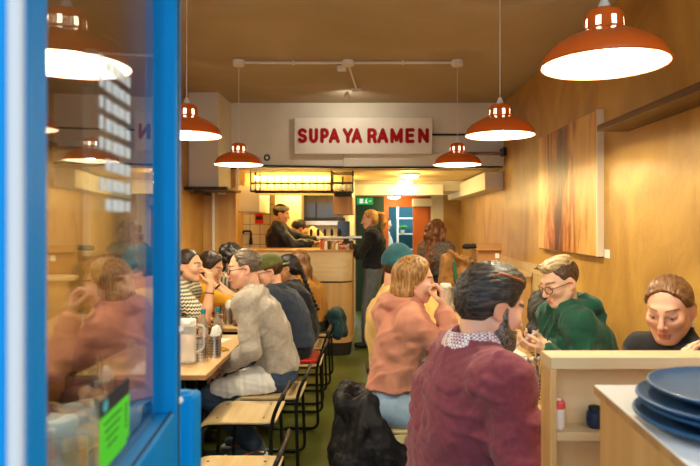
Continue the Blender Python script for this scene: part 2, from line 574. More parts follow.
def hand(s, W, f, pn, side, curl=.5, sc=1., k=.004, spread=.1):
    f = nrm(f); pn = nrm(np.asarray(pn) - (np.asarray(pn) @ f) * f)
    t = np.cross(f, pn) * side          # towards the thumb
    for i, (o, ln, r) in enumerate(((.029, .094, .0092), (.0095, .102, .0095), (-.0105, .095, .0090), (-.030, .080, .0080))):
        o *= sc; ln *= sc
        b = W + f * .008 * sc + t * o * .55
        kn = W + f * (.088 - .006 * (i == 3) - .003 * (i == 2)) * sc + t * o
        s.cone(b, kn, .0145 * sc, .0112 * sc, .012)
        p = kn; a = curl * .55; g = t * (o / .03) * spread
        for q, (fr, da) in enumerate(((.45, 0), (.30, curl * .85), (.25, curl * .6))):
            a += da
            d = nrm(f * math.cos(a) + pn * math.sin(a) + g * math.cos(a))
            e = p + d * ln * fr
            s.cone(p, e, r * sc * (1 - .07 * q), r * sc * (1 - .07 * (q + 1)), k)
            p = e
    b = W + f * .022 * sc + t * .020 * sc; m1 = b + (f * .55 + t * .62 + pn * (.25 + .3 * curl)) * .042 * sc
    m2 = m1 + nrm(f * .85 + t * (.35 - .5 * curl) + pn * (.2 + .4 * curl)) * .032 * sc
    m3 = m2 + nrm(f * .9 + t * (.1 - .5 * curl) + pn * (.2 + .5 * curl)) * .026 * sc
    s.cone(b, m1, .0155 * sc, .0125 * sc, .012); s.cone(m1, m2, .0118 * sc, .0105 * sc, .004); s.cone(m2, m3, .0105 * sc, .0085 * sc, .003)

def head_sdf(s, X, sc, fem, nose=1.):
    """X maps head-local (right, forward, up) to world; the face"""
    M = X.M
    s.ell(X(0, -.014, .034), V(.0755, .095, .085) * sc, M, .02)
    s.ell(X(0, .026, -.028), V(.0615 - .002 * fem, .066, .085) * sc, M, .03)
    for g in (-1, 1):
        s.cone(X(g * .056, .0, -.050), X(g * .022, .064, -.097), .019 * sc, .017 * sc, .03)
        s.ball(X(g * .043, .062, -.022), .023 * sc, .025)
    s.ell(X(0, .070, -.098), V(.020, .018, .016) * sc, M, .018)
    s.cone(X(-.030, .079, .024), X(.030, .079, .024), .0125 * sc, .0125 * sc, .02)
    for g in (-1, 1):
        s.sub(f_ell(X(g * .033, .099, .001), V(.019, .017, .0125) * sc, M), .014)
    for g in (-1, 1):
        s.ball(X(g * .032, .0755, .000), .0138 * sc, .003)
        s.cone(X(g * .018, .090, .0085), X(g * .046, .080, .0085), .0035 * sc, .0035 * sc, .006)     # upper lid
    s.cone(X(0, .090, .012), X(0, .112 * (.6 + .4 * nose) + .0, -.030), .0072 * sc, .0098 * sc, .012)
    s.ball(X(0, .112, -.034), .0098 * nose * sc, .008)
    for g in (-1, 1):
        s.ball(X(g * .0115, .1005, -.038), .0078 * sc, .006)
    s.cone(X(-.017, .0895, -.0655), X(0, .0985, -.0630), .0050 * sc, .0062 * sc, .006); s.cone(X(.017, .0895, -.0655), X(0, .0985, -.0630), .0050 * sc, .0062 * sc, .006)
    s.cone(X(-.013, .0900, -.0755), X(.013, .0900, -.0755), .0068 * sc, .0068 * sc, .008)
    s.sub(f_cone(X(-.022, .098, -.0690), X(.022, .098, -.0690), .0022 * sc, .0022 * sc), .004)
    for g in (-1, 1):
        E = M @ np.array(Matrix.Rotation(g * R(22), 3, 'Z') @ Matrix.Rotation(R(-12), 3, 'X'))
        s.ell(X(g * .078, -.014, -.004), V(.0085, .021, .033) * sc, E, .008)
        s.sub(f_ell(X(g * .0895, -.008, .000), V(.006, .011, .019) * sc, E), .008)
        s.ball(X(g * .077, -.003, -.030), .0085 * sc, .008)

class Xf:
    def __init__(s, c, M, sc): s.c = np.asarray(c, float); s.M = M; s.sc = sc
    def __call__(s, x, y, z): return s.c + s.M @ (V(x, y, z) * s.sc)
    def inv(s, p): return (p - s.c) @ s.M / s.sc

def tone_fn(X, skin, lip, brow, iris=(.05, .03, .02), lid=0., browt=.0048, stub=None, neckz=None):
    skin = np.array(skin); lip = np.array(lip); brow = np.array(brow)
    def fn(v):
        q = X.inv(v); x, y, z = q[:, 0], q[:, 1], q[:, 2]; ax = np.abs(x)
        c = np.tile(skin, (len(v), 1))
        near = (np.abs(q).max(1) < .16) & (y > .02)
        def mix(m, col, c):
            m = np.clip(m, 0, 1)[:, None]; return c * (1 - m) + np.array(col) * m
        sm = lambda d, w: np.clip(.5 - d / w, 0, 1)
        # ruddier cheeks, nose and ears
        ch = np.exp(-(((ax - .043) / .02) ** 2 + ((z + .028) / .02) ** 2)) * near * .22 + np.exp(-((ax / .014) ** 2 + ((z + .032) / .012) ** 2)) * near * .28
        ch += ((ax > .072) & (np.abs(y + .01) < .035) & (np.abs(z) < .045)) * .4
        c = mix(ch, skin * np.array([1.0, .72, .66]), c)
        if stub is not None:
            c = mix(sm(np.sqrt((ax / .052) ** 2 + ((z + .085) / .048) ** 2) - 1, .5) * (y > -.0) * (np.abs(q).max(1) < .2) * .55, stub, c)
        lipd = np.sqrt((ax / .0245) ** 2 + ((z + .0690) / .0125) ** 2) - 1
        c = mix(sm(lipd, .35) * (y > .07) * near, lip, c)
        c = mix(sm(np.abs(z + .0690) - .0012, .003) * (ax < .022) * (y > .07) * near * .7, lip * .35, c)
        bz = .0255 + .006 * np.clip(1 - np.abs(ax - .036) / .022, -1, 1)
        c = mix(sm(np.abs(z - bz) - browt, .004) * sm(np.abs(ax - .033) - .020, .006) * (y > .045) * near, brow, c)
        # eyes: white, iris, dark lash line; lid closes from above
        ez = -.0008 - .004 * lid; eh = .0062 * (1 - .55 * lid)
        ed = np.sqrt(((ax - .0325) / .0145) ** 2 + ((z - ez) / eh) ** 2) - 1
        eye = sm(ed, .25) * (y > .055) * near
        c = mix(eye, (.62, .56, .50), c)
        ir = np.sqrt((ax - .032) ** 2 + (z - ez + .0015) ** 2)
        c = mix(sm(ir - .0062, .003) * eye, iris, c)
        c = mix(sm(np.abs(z - (ez + eh)) - .0011, .003) * sm(np.abs(ax - .0325) - .0145, .004) * (y > .05) * near * .85, (.03, .018, .012), c)
        return c
    return fn

def hair_base(s, X, front=.0, grow=0., side=0.):
    """cap of hair; front lowers (+) or lifts (-) the hairline"""
    M = X.M; sc = X.sc
    s.ell(X(0, -.016, .038), V(.0835 + grow, .103 + grow, .092 + grow) * sc, M, .02)

def hair_face_cut(s, X, front=.0, ears=True, k=.012, wide=1., taper=.016, tw=.042):
    sc = X.sc
    fc = f_ell(X(0, .118, -.030 - front), V(.086 * wide, .088, .098) * sc, X.M)
    s.sub(fc, k)
    # hair thins to nothing towards the hairline
    s.disp(lambda p: taper * np.clip(1 - fc(p) / tw, 0, 1) ** 1.5)
    s.sub(f_ell(X(0, .060, -.090), V(.085, .065, .075) * sc, X.M), k)
    if ears:
        for g in (-1, 1): s.sub(f_ell(X(g * .085, .006, -.016), V(.03, .028, .038) * sc, X.M), k)

def make_hair(P, X, kind, body, origin, vox, material, seed):
    s = SDF(); sc = X.sc; up = X.M[:, 2]
    def strand(wl, amp, flow):
        # long ripples across the strands; flow is the direction the hair lies in (head frame)
        fl = nrm(X.M @ V(*flow))
        def fn(p):
            q = p - ((p - X.c) @ fl)[..., None] * fl * .82
            return folds(q, seed, wl, 5) * amp
        s.disp(fn)
    if kind in ('short', 'receding', 'quiff', 'beard_cut'):
        hair_base(s, X, grow={'receding': -.002, 'quiff': -.004}.get(kind, .003))
        if kind == 'beard_cut':
            s.ell(X(0, .01, .085), V(.066, .085, .05) * sc, X.M, .02)
            s.ell(X(0, -.06, .01), V(.074, .060, .075) * sc, X.M, .03)
        hair_face_cut(s, X, front={'receding': -.034, 'short': -.014, 'quiff': -.02, 'beard_cut': -.012}[kind])
        s.cut(f_plane(X(0, -.05, -.066), X.M @ V(0, .5, -1)), .006)
        strand(.016, .0035, (0, .8, .5) if kind != 'quiff' else (0, .6, .8))
    elif kind in ('tied', 'pony', 'bun'):
        hair_base(s, X, grow=-.001)
        s.ell(X(0, -.045, -.02), V(.070, .062, .075) * sc, X.M, .03)
        hair_face_cut(s, X, front=-.026, wide=1.04)
        for g in (-1, 1):                     # swept-back side locks from the parting to behind the ears
            pth = [(.008, .058, .096), (.036, .058, .082), (.060, .036, .060), (.073, .006, .034), (.072, -.040, .000), (.055, -.080, -.030)]
            for a, b in zip(pth, pth[1:]): s.cone(X(g * a[0], a[1], a[2]), X(g * b[0], b[1], b[2]), .0090 * sc, .0090 * sc, .012)
        s.cut(f_plane(X(0, -.05, -.075), X.M @ V(0, .55, -1)), .006)
        if kind == 'pony':
            a = X(0, -.118, .055); s.ball(a, .026 * sc, .012)
            b = a + X.M @ V(0, -.045, -.02); c = b + V(0, 0, -.09) + X.M @ V(0, -.015, 0); d = c + V(0, 0, -.15) + X.M @ V(0, .02, 0)
            s.cone(a, b, .024, .032, .02); s.cone(b, c, .032, .036, .02); s.cone(c, d, .036, .012, .02)
        elif kind == 'bun':
            s.ball(X(0, -.112, -.005), .040 * sc, .012); s.ball(X(0, -.128, -.01), .030 * sc, .02)
        strand(.014, .0028, (0, -.9, .35))
    elif kind in ('bob', 'long', 'longcurl'):
        L = P.get('hair_len', .16 if kind == 'bob' else .30)
        hair_base(s, X, grow=.006)
        for g in (-1, 1):
            s.cone(X(g * .066, -.020, .03), X(g * .068, -.034, -.075), .028 * sc, .025 * sc, .025)
            s.cone(X(g * .068, -.034, -.075), X(g * .056, -.055, -.02 - L), .025 * sc, .018 * sc, .025)
        s.cone(X(0, -.070, .02), X(0, -.080, -.07), .060 * sc, .048 * sc, .03)
        s.cone(X(-.035, -.082, -.07), X(-.032, -.085, -.03 - L), .036 * sc, .024 * sc, .03)
        s.cone(X(.035, -.082, -.07), X(.032, -.085, -.03 - L), .036 * sc, .024 * sc, .03)
        if kind == 'longcurl':
            rs = np.random.RandomState(seed)
            for i in range(26):
                a = rs.uniform(PI * 1.02, PI * 1.98); z = rs.uniform(-.02 - L, .04)
                s.ball(X(.110 * math.cos(a), .095 * math.sin(a) - .02, z), rs.uniform(.024, .040), .015)
        hair_face_cut(s, X, front=-.020, ears=False, wide=.92)
        # hollow for face and neck so the hair hangs round them
        s.sub(f_cone(X(0, .035, -.03), X(0, .035, -.16), .062 * sc, .060 * sc), .012)
        strand(.018 if kind != 'longcurl' else .03, .0038 if kind != 'longcurl' else .007, (0, -.15, 1))
    elif kind == 'curly':
        rs = np.random.RandomState(seed)
        hair_base(s, X, grow=.012)
        for i in range(110):
            a, b = rs.uniform(0, 2 * PI), math.asin(rs.uniform(-.55, 1))
            d = V(math.cos(a) * math.cos(b) * .092, math.sin(a) * math.cos(b) * .108 - .02, math.sin(b) * .10 + .03)
            if d[1] > .035 and d[2] < .055: continue
            s.ball(X(*d), rs.uniform(.016, .028), .008)
        for i in range(40):
            a = rs.uniform(PI * .95, PI * 2.05)
            s.ball(X(.085 * math.cos(a), .085 * math.sin(a) - .01, rs.uniform(-.11, 0)), rs.uniform(.018, .03), .01)
        hair_face_cut(s, X, front=.0, ears=False, wide=.85)
        s.disp(lambda p: folds(p, seed, .02, 4) * .004)
    ho = sdf_obj('hair', s, vox, material, body, origin)
    if kind == 'quiff':                      # long swept top over shaved sides
        s = SDF(); rs = np.random.RandomState(seed)
        s.ell(X(0, -.008, .096), V(.062, .096, .040) * sc, X.M, .02)
        for i in range(46):
            u, w = rs.uniform(-.052, .052), rs.uniform(-.090, .075)
            a = X(u, w, .112 - .35 * abs(u) - .25 * max(0, -w)); b = a + X.M @ V(rs.uniform(-.012, .012), rs.uniform(.012, .034), rs.uniform(.004, .020))
            s.cone(a, b, .0125, .005, .007)
        s.disp(lambda p: folds(p, seed, .012, 4) * .0025)
        sdf_obj('swept_top', s, vox, P['top_hair'], ho, origin)
    return ho

def skeleton(P):
    th = P['face']; F = V(math.cos(th), math.sin(th), 0); U = V(0, 0, 1); Lf = V(-math.sin(th), math.cos(th), 0)
    J = dict(F=F, U=U, L=Lf)
    H = np.asarray(P['hip'], float)
    sc = P.get('scale', 1.); g = P.get('girth', 1.); fem = P.get('fem', 0)
    hy = P.get('yaw', th); M = rotm(hy, R(P.get('pitch', 10)), R(P.get('roll', 0)))
    X = Xf(P['head'], M, P.get('hs', 1.0) * (1.0 if not fem else .965)); J['X'] = X
    J['NT'] = X(0, -.030, -.055)
    lean = nrm(X.c - H)
    J['NB'] = X.c + (-.138 * U * .75 - .138 * lean * .25) - F * .042 + np.asarray(P.get('nb', (0, 0, 0)))
    NB = J['NB']
    tw = R(P.get('twist', 0)); Ls = Lf * math.cos(tw) - F * math.sin(tw); J['Ls'] = Ls
    sw = (.165 if not fem else .142) * P.get('shw', 1.)
    SC = NB - U * .055
    J['PC'] = H + U * .09
    bow = P.get('bow', .02)
    J['WC'] = J['PC'] * .52 + SC * .48 - F * bow
    J['CC'] = J['PC'] * .2 + SC * .8 - F * bow * .8 - U * .015
    J['S'] = {+1: SC + Ls * sw + F * P.get('shf', .02) - U * P.get('shd', (0, 0))[0], -1: SC - Ls * sw + F * P.get('shf', .02) - U * P.get('shd', (0, 0))[1]}
    J['SC'] = SC
    l1, l2 = .285 * sc, .25 * sc
    J['E'] = {}; J['W'] = {}
    for sd, key in ((1, 'lh'), (-1, 'rh')):
        W = P.get(key)
        if W is None: W = J['S'][sd] + F * .2 - U * .38 + Lf * sd * .02
        hint = P.get(key + '_hint')
        if hint is None: hint = -U * .8 + Lf * sd * .45 - F * .35
        J['E'][sd], J['W'][sd] = ik(J['S'][sd], W, l1, l2, hint)
    J['HJ'] = {}; J['K'] = {}; J['A'] = {}
    stand = P.get('stand', False)
    for sd in (1, -1):
        hj = H + Lf * sd * .085 + U * (.02 if not stand else -.02); J['HJ'][sd] = hj
        foot = P.get('foot', {}).get(sd)
        if stand:
            a = V(hj[0], hj[1], .075) + Lf * sd * .01 + F * (.06 if sd > 0 else -.05)
            k = (hj + a) / 2 + F * .03
        else:
            tl = .43 * sc
            if foot is None: foot = H + F * .36 + Lf * sd * .10; 
            a = V(foot[0], foot[1], foot[2] if (len(foot) > 2 and P.get('foot')) else .075)
            k, _ = ik(hj, a, tl, .42 * sc, F + U * .3 + Lf * sd * P.get('splay', .15))
            if k[2] > .66: k[2] = .66
        J['K'][sd] = k; J['A'][sd] = a
    return J

def torso_prims(s, J, P, e, legs=False, sleeves=None, low=0.):
    """body masses grown by e; used for the skin body and, thicker, for its clothes"""
    g = P.get('girth', 1.); fem = P.get('fem', 0); L, F, U = J['L'], J['F'], J['U']; Ls = J['Ls']
    for sd in (1, -1):
        s.cone(J['PC'] + L * sd * .070 - U * .02, J['WC'] + L * sd * .058 * g, (.105 + e) * g ** .5, (.098 - .01 * fem) * g + e, .06)
        s.cone(J['WC'] + L * sd * .058 * g, J['CC'] + Ls * sd * .070, (.098 - .01 * fem) * g + e, (.108 - .008 * fem) * g + e, .06)
        s.cone(J['CC'] + Ls * sd * .075, J['S'][sd] - U * .01, (.100 - .008 * fem) * g + e, .058 * g ** .5 + e, .05)
        s.cone(J['NB'] - U * .015, J['S'][sd], .050 + e, .050 * g ** .5 + e, .05)
    if fem:
        for sd in (1, -1): s.ball(J['CC'] + Ls * sd * .075 + F * .085 - U * .02, .058 + e, .04)
    else:
        s.ball(J['WC'] + F * .05 * g, .10 * g + e, .06)

def arm_prims(s, J, P, e, sd, upto=1., k=.03):
    g = P.get('girth', 1.) ** .5 * (.92 if P.get('fem', 0) else 1.)
    S, E, W = J['S'][sd], J['E'][sd], J['W'][sd]
    if upto <= .5:
        s.cone(S, S + (E - S) * upto * 2, .053 * g + e, .046 * g + e * 1.3, k); return
    s.cone(S, E, .053 * g + e, .041 * g + e, k)
    t = (upto - .5) * 2
    m = E + (W - E) * min(.35, t)
    s.cone(E, m, .041 * g + e, .041 * g + e, .02)
    s.cone(m, E + (W - E) * t, .041 * g + e, (.041 + (.028 - .041) * (t - .35) / .65) * g + e, .02)

def person(name, P):
    P = dict(P); vox = P.get('vox', .006); seed = P.get('seed', 1)
    J = skeleton(P); X = J['X']; F, U, L = J['F'], J['U'], J['L']
    fem = P.get('fem', 0); stand = P.get('stand', False)
    origin = V(P['hip'][0], P['hip'][1], 0)
    body = SDF(); g_ = P.get('girth', 1.)
    torso_prims(body, J, P, -.006)
    body.cone(J['NB'] - U * .03, J['NT'], (.052 if not fem else .044) * g_ ** .5, .049 if not fem else .041, .03)
    for sd in (1, -1):
        arm_prims(body, J, P, -.002, sd)
        key = 'lh' if sd > 0 else 'rh'
        fd = P.get(key + '_dir'); W = J['W'][sd]
        if fd is None: fd = W - J['E'][sd]
        body.cone(W - nrm(W - J['E'][sd]) * .03, W + nrm(fd) * .012, .026 if not fem else .0235, .023 if not fem else .021, .015)
        hand(body, W, fd, P.get(key + '_pn', -U), 1 if sd < 0 else -1, P.get(key + '_curl', .5), P.get('hands', .95 if not fem else .88))
        hj, kn, an = J['HJ'][sd], J['K'][sd], J['A'][sd]
        body.cone(hj, kn, .082, .055, .04); body.cone(kn, kn + (an - kn) * .35, .054, .054, .02); body.cone(kn + (an - kn) * .35, an, .054, .036, .02)
        fdv = nrm(F + L * sd * .2) if not P.get('foot_dir') is not None else nrm(P['foot_dir'])
        body.cone(an - U * .03 - fdv * .03, an - U * .042 + fdv * .13, .032, .024, .02)
    head_sdf(body, X, X.sc, fem, P.get('nose', 1.))
    o = sdf_obj(name, body, vox, SKIN, None, origin, tone_fn(X, P['skin'], P.get('lip', tuple(np.array(P['skin']) * V(.82, .5, .48))), P['brow'], P.get('iris', (.05, .03, .02)), P.get('lid', .5), P.get('browt', .0046), P.get('stub')), loc=origin)
    tag(o, P['label'], 'person', P.get('group'))
    # ---- upper garment
    t = P.get('top')
    if t:
        e = t.get('e', .014); s = SDF()
        torso_prims(s, J, P, e)
        up = t.get('sleeve', .94)
        for sd in (1, -1):
            arm_prims(s, J, P, e * (.9 if up > .5 else 1.2), sd, up)
            if up > .5 and t.get('cuff', True):
                E, W = J['E'][sd], J['W'][sd]; d = nrm(W - E); c = E + (W - E) * ((up - .5) * 2)
                s.cone(c - d * .045, c, .035 + e * .6, .033 + e * .5, .008)
        hem = J['PC'] - U * t.get('hem', .03)
        col = t.get('collar', 'crew'); nd = nrm(J['NT'] - J['NB'])
        cr = (.052 if not fem else .044) * g_ ** .5
        if col == 'turtle':
            s.cone(J['NB'] - nd * .02, J['NB'] + nd * .065, cr + .020, cr + .014, .02)
            for q in range(2): s.add(f_torus(J['NB'] + nd * (.028 + .032 * q), nd, cr + .005, .017), .012)
        elif col == 'crew':
            s.add(f_torus(J['NB'] + nd * .004 - U * .010, nrm(nd - F * .35), cr + .018, .014), .012)
        elif col == 'hood':
            b = J['NB'] - F * .055
            Mh = np.stack([L, F, U], 1)
            s.ell(b - F * .030 + U * .030, V(.108, .062, .042), Mh, .015)
            s.ell(b - F * .065 - U * .045, V(.092, .052, .095), Mh, .02)
            for sd in (1, -1): s.cone(b - F * .02 + L * sd * .085 + U * .028, J['NB'] + F * .07 + L * sd * .055 - U * .005, .036, .026, .02)
            s.add(f_torus(J['NB'] + nd * .014 - F * .014, nrm(nd - F * .45), cr + .028, .024), .025)
        elif col == 'shirt':
            s.add(f_torus(J['NB'] + nd * .010, nrm(nd - F * .25), cr + .016, .014), .008)
        # cavity for the neck
        s.sub(f_cone(J['NB'] - nd * .035, J['NT'] + nd * .05, cr + .004, cr + .006), .006)
        s.cut(f_plane(hem, -U), .006)
        fa = t.get('fold', .007)
        s.disp(lambda p: folds(p, seed, t.get('wl', .10), 6) * fa - np.maximum(0, folds(p, seed + 9, .10, 3, V(1, 1, 1.3))) * fa * .8)
        s.disp(lambda p: folds(p, seed + 3, .045, 4) * fa * .12)
        so = sdf_obj(t['name'], s, vox, t['mat'], o, origin)
        if t.get('collar_mat') or t.get('collar_piece'):
            s2 = SDF(); s2.add(f_torus(J['NB'] + nd * .034 - F * .004, nrm(nd - F * .3), cr + .010, .015, .6), .006)
            s2.add(f_torus(J['NB'] + nd * .014, nrm(nd - F * .35), cr + .020, .018, .6), .01)
            s2.sub(f_cone(J['NB'] - nd * .035, J['NT'] + nd * .05, cr + .002, cr + .002), .004)
            sdf_obj('shirt_collar', s2, min(vox, .005), t['collar_mat'], so, origin)
    # ---- trousers
    b = P.get('legs')
    if b:
        s = SDF(); e = b.get('e', .013)
        s.cone(J['PC'] + L * .06 - U * .05, J['PC'] - L * .06 - U * .05, .108 + e * .6, .108 + e * .6, .03)
        for sd in (1, -1):
            hj, kn, an = J['HJ'][sd], J['K'][sd], J['A'][sd]
            s.cone(hj, kn, .084 + e, .058 + e, .03); s.cone(kn, an + (kn - an) * .06, .057 + e, .048 + e * 1.2, .02)
        s.cut(f_plane(J['PC'] + U * .03, U), .006)
        s.disp(lambda p: folds(p, seed + 5, .08, 6) * .006)
        sdf_obj(b.get('name', 'trousers'), s, vox, b['mat'], o, origin)
    sh = P.get('shoes')
    if sh:
        for sd in (1, -1):
            s = SDF(); an = J['A'][sd]; fdv = nrm(F + L * sd * .2)
            s.cone(an - U * .035 - fdv * .03, an - U * .040 + fdv * .14, .040, .034, .02); s.cone(an - U * .03 - fdv * .02, an + U * .01 - fdv * .012, .042, .042, .02)
            s.cut(f_plane(an - U * .072, -U), .004); s.cut(f_plane(an + U * .03, U), .004)
            so_ = sdf_obj('shoe', s, max(vox, .006), sh, o, origin)
            if P.get('shoe_fn'): P['shoe_fn'](so_, an, fdv, origin)
    if P.get('hair'):
        h = P['hair']
        make_hair(P, X, h[0], o, origin, P.get('hvox', min(vox, .006)), h[1], seed)
    if P.get('beard'):
        s = SDF(); sc = X.sc
        for g in (-1, 1):
            s.cone(X(g * .062, .012, .000), X(g * .058, .016, -.050), .013 * sc, .019 * sc, .015)
            s.cone(X(g * .058, .016, -.050), X(g * .050, .026, -.082), .020 * sc, .026 * sc, .02); s.cone(X(g * .050, .026, -.082), X(g * .020, .068, -.108), .028 * sc, .030 * sc, .02)
            s.cone(X(g * .046, .050, -.066), X(g * .024, .078, -.088), .020 * sc, .022 * sc, .02)
            s.cone(X(g * .030, .082, -.072), X(0, .096, -.054), .009 * sc, .008 * sc, .01)
        s.ball(X(0, .072, -.112), .028 * sc, .02)
        s.sub(f_ell(X(0, .105, -.071), V(.022, .02, .009) * sc, X.M), .006)
        s.sub(f_ell(X(0, .085, -.018), V(.050, .045, .030) * sc, X.M), .01)
        s.disp(lambda p: folds(p, seed, .014, 5) * .0035)
        sdf_obj('beard', s, min(vox, .005), P['beard'], o, origin)
    if P.get('glasses') is not None:
        g = P['glasses']; up_ = g.get('up', 0); mb = MB(); dy, dz = (0, 0) if not up_ else (-.045, .092)
        lens = MB()
        for sd in (-1, 1):
            ring = []
            for i in range(20):
                a = 2 * PI * i / 20
                yy = .104 - .012 * abs(math.cos(a)) * (1 if math.cos(a) * sd > 0 else 0)
                ring.append(tuple(X(sd * .034 + .023 * math.cos(a), yy + dy, -.003 + .0195 * math.sin(a) + dz) - origin))
            mb.tube(ring, .0019 * g.get('w', 1.5), 6, True)
            n0 = len(lens.v); lens.v += ring; lens.f.append(tuple(range(n0, n0 + 20)))
            mb.tube([tuple(X(sd * .058, .094 + dy, .004 + dz) - origin), tuple(X(sd * .076, .07 + dy, .006 + dz) - origin), tuple(X(sd * .0845, -.0 + dy, .006 + dz) - origin), tuple(X(sd * .083, -.022 + dy, -.010 + dz) - origin)], .0019 * g.get('w', 1.5), 6)
        mb.tube([tuple(X(-.011, .105 + dy, .003 + dz) - origin), tuple(X(0, .109 + dy, .006 + dz) - origin), tuple(X(.011, .105 + dy, .003 + dz) - origin)], .0017, 6)
        go = obj('spectacles', mb, g.get('mat', GLASSF), o)
        obj('lens', lens, LENS, go)
    hat = P.get('hat')
    if hat:
        s = SDF(); sc = X.sc; k = hat['kind']
        if k == 'beanie':
            s.ell(X(0, -.020, .050), V(.090, .110, .100) * sc, X.M, .02); s.ell(X(0, -.030, .105), V(.060, .070, .062) * sc, X.M, .04)
            s.cut(f_plane(X(0, .0, .028), X.M @ V(0, .22, -1)), .006)
            s.add(f_torus(X(0, -.017, .040), X.M @ V(0, .2, 1), .088 * sc, .016, .45), .006)
            s.disp(lambda p: np.sin(np.arctan2((p - X.c) @ X.M[:, 0], (p - X.c) @ X.M[:, 1] + .02) * 34) * .0022)
        elif k == 'cap':
            s.ell(X(0, -.016, .042), V(.088, .106, .094) * sc, X.M, .02)
            s.cut(f_plane(X(0, .0, .030), X.M @ V(0, -.15, -1)), .006)
            bd = hat.get('bill', -1)
            s.ell(X(0, -.125 if bd < 0 else .115, .022), V(.062, .045, .009) * sc, X.M, .01)
            s.disp(lambda p: folds(p, seed, .05, 4) * .002)
        elif k == 'headband':
            s.add(f_torus(X(0, -.012, .070), X.M @ V(0, -.25, 1), .085 * sc, .017, .6), .01)
            s.disp(lambda p: folds(p, seed, .02, 4) * .004)
        sdf_obj(hat['name'], s, min(vox, .006), hat['mat'], o, origin)
    for ex in P.get('extra', ()): ex(o, J, X, origin)
    return o
# ------------------------------------------------------------------ materials of the place
WALLY = plaster_wall('sealed_amber_wall', srgb(214, 168, 82), srgb(164, 118, 46), .46, .22, 1.6, .16)
PLYWALL = wood('amber_plywood', srgb(212, 164, 88), srgb(182, 128, 60), 'z', .5, .1, .6)
CEIL = plaster_wall('plaster_ceiling', srgb(186, 172, 148), srgb(170, 156, 130), .8, 0., .9, .05)
CREAM = mat('cream_paint', srgb(238, 232, 214), .6, noise=.06, nscale=(4, 4, 4))
GREENF = mat('green_floor', srgb(100, 112, 40), .40, noise=.3, nscale=(3, 3, 3), col2=srgb(80, 92, 30), bump=.05, bscale=(60, 60, 60), coat=.1)
TABLEW = wood('table_top_ply', srgb(226, 190, 134), srgb(206, 162, 102), 'y', .4, .15, .8)
PLY = wood('birch_ply', srgb(226, 198, 152), srgb(206, 172, 120), 'x', .5, .05, .7)
PLYV = wood('birch_ply_upright', srgb(220, 176, 112), srgb(198, 146, 82), 'z', .45, .1, .6)
PLYEDGE = wood('ply_edge', srgb(196, 150, 92), srgb(150, 104, 58), 'x', .55, 0., 1.5)
SEATPLY = wood('stool_ply', srgb(224, 198, 150), srgb(206, 174, 122), 'y', .42, .1, .8)
DARKW = wood('dark_oak', srgb(128, 96, 62), srgb(88, 62, 38), 'y', .5, 0., 1.)
BLACK = mat('black_steel', (.012, .011, .010), .35, .3)
BLACKM = mat('black_matte', (.015, .014, .013), .7)
STEEL = mat('brushed_steel', (.62, .60, .57), .28, 1.)
STEELD = mat('dull_steel', (.30, .28, .25), .5, .8)
BLUE = mat('blue_gloss_paint', srgb(0, 130, 196), .5, noise=.10, nscale=(9, 9, 2), spec=.12)
WHITE = mat('white_plastic', srgb(236, 234, 228), .35)
WHITEM = mat('white_matte', srgb(232, 228, 218), .7)
LAMIN = mat('white_laminate', srgb(228, 228, 226), .3)
ORANGE = mat('orange_enamel', srgb(236, 108, 34), .22, coat=.4)
LAMPIN = mat('white_enamel_inside', (.9, .88, .82), .35)
SLOTGLOW = emit('slot_plug_glow', (1., .86, .66), 3.5)  # glow of the added plug seen through the shade slots
BULB = emit('bulb_glow', (1., .82, .58), 30.)
GLOWW = emit('warm_diffuser', (1., .84, .6), 9.)
SIGNRED = mat('sign_red', srgb(168, 14, 12), .6, spec=.2)
SIGNW = mat('sign_board_cream', srgb(246, 240, 226), .55)
RACKGL = milky('rack_glassware', (.92, .86, .70), .62)
CLEAR = pane('clear_glass', 1.7, (.93, .93, .90))
DOORGLASS = pane('door_glass', 3.1, (.97, .98, .97))
FROST = milky('clear_ribbed_plastic', (.85, .84, .80), .62)
AMBER = mat('soy_liquid', (.10, .03, .008), .15, trans=.3)
TEAL = mat('teal_cap', srgb(20, 120, 140), .4)
PAPER = mat('white_paper', srgb(238, 234, 224), .8, noise=.04, nscale=(30, 30, 30))
CARD = mat('brown_cardboard', srgb(168, 118, 66), .8, noise=.1, nscale=(8, 8, 8))
NAVYP = mat('navy_stoneware', srgb(44, 90, 128), .55, noise=.25, nscale=(35, 35, 35), coat=.05, spec=.35)
TILEW = tiles('white_wall_tile', srgb(226, 218, 200), srgb(120, 112, 98), .15, .15, 'y')
TILEB = tiles('buff_wall_tile', srgb(216, 190, 136), srgb(176, 148, 98), .30, .15, 'x', .25)
RED = mat('red_plastic', srgb(190, 34, 26), .4)
DARKGL = mat('dark_window', (.03, .028, .022), .1, coat=.5)
DKGREEN = mat('dark_green_paint', srgb(22, 62, 52), .5)
ORJAMB = mat('orange_paint', srgb(206, 110, 48), .5)
TEALW = mat('teal_back_room', srgb(70, 128, 140), .7)
EXITG = emit('exit_green', srgb(20, 150, 70), .7)

XL, XR, YF, YB, ZC = -1.90, 1.52, .42, 6.84, 2.89
YK = 10.4           # far end of kitchen and passage
ZK = 2.13           # kitchen ceiling

struct('floor', MB().box(XL - .3, XR + .3, -.2, YK + 2.2, -.1, 0), GREENF)
struct('ceiling', MB().box(XL - .1, XR + .1, YF - .1, YB + .12, ZC, ZC + .1), CEIL)
struct('wall_right', MB().box(XR, XR + .12, YF - .1, YK + .1, 0, ZC), WALLY)
struct('wall_left', MB().box(XL - .12, XL, YF - .1, YK + .1, 0, ZC), WALLY)
# bulkhead over the kitchen opening and the plywood wall beside it
struct('wall_back', MB().box(XL, XR, YB, YB + .12, 2.147, ZC), CREAM)
struct('wall_side', MB().box(XL, -1.53, YB, YB + .10, 0, 2.147), PLYWALL)
struct('trim_1', MB().box(-.30, XR, YB - .03, YB, 2.16, 2.315), CREAM, bevel=.004)
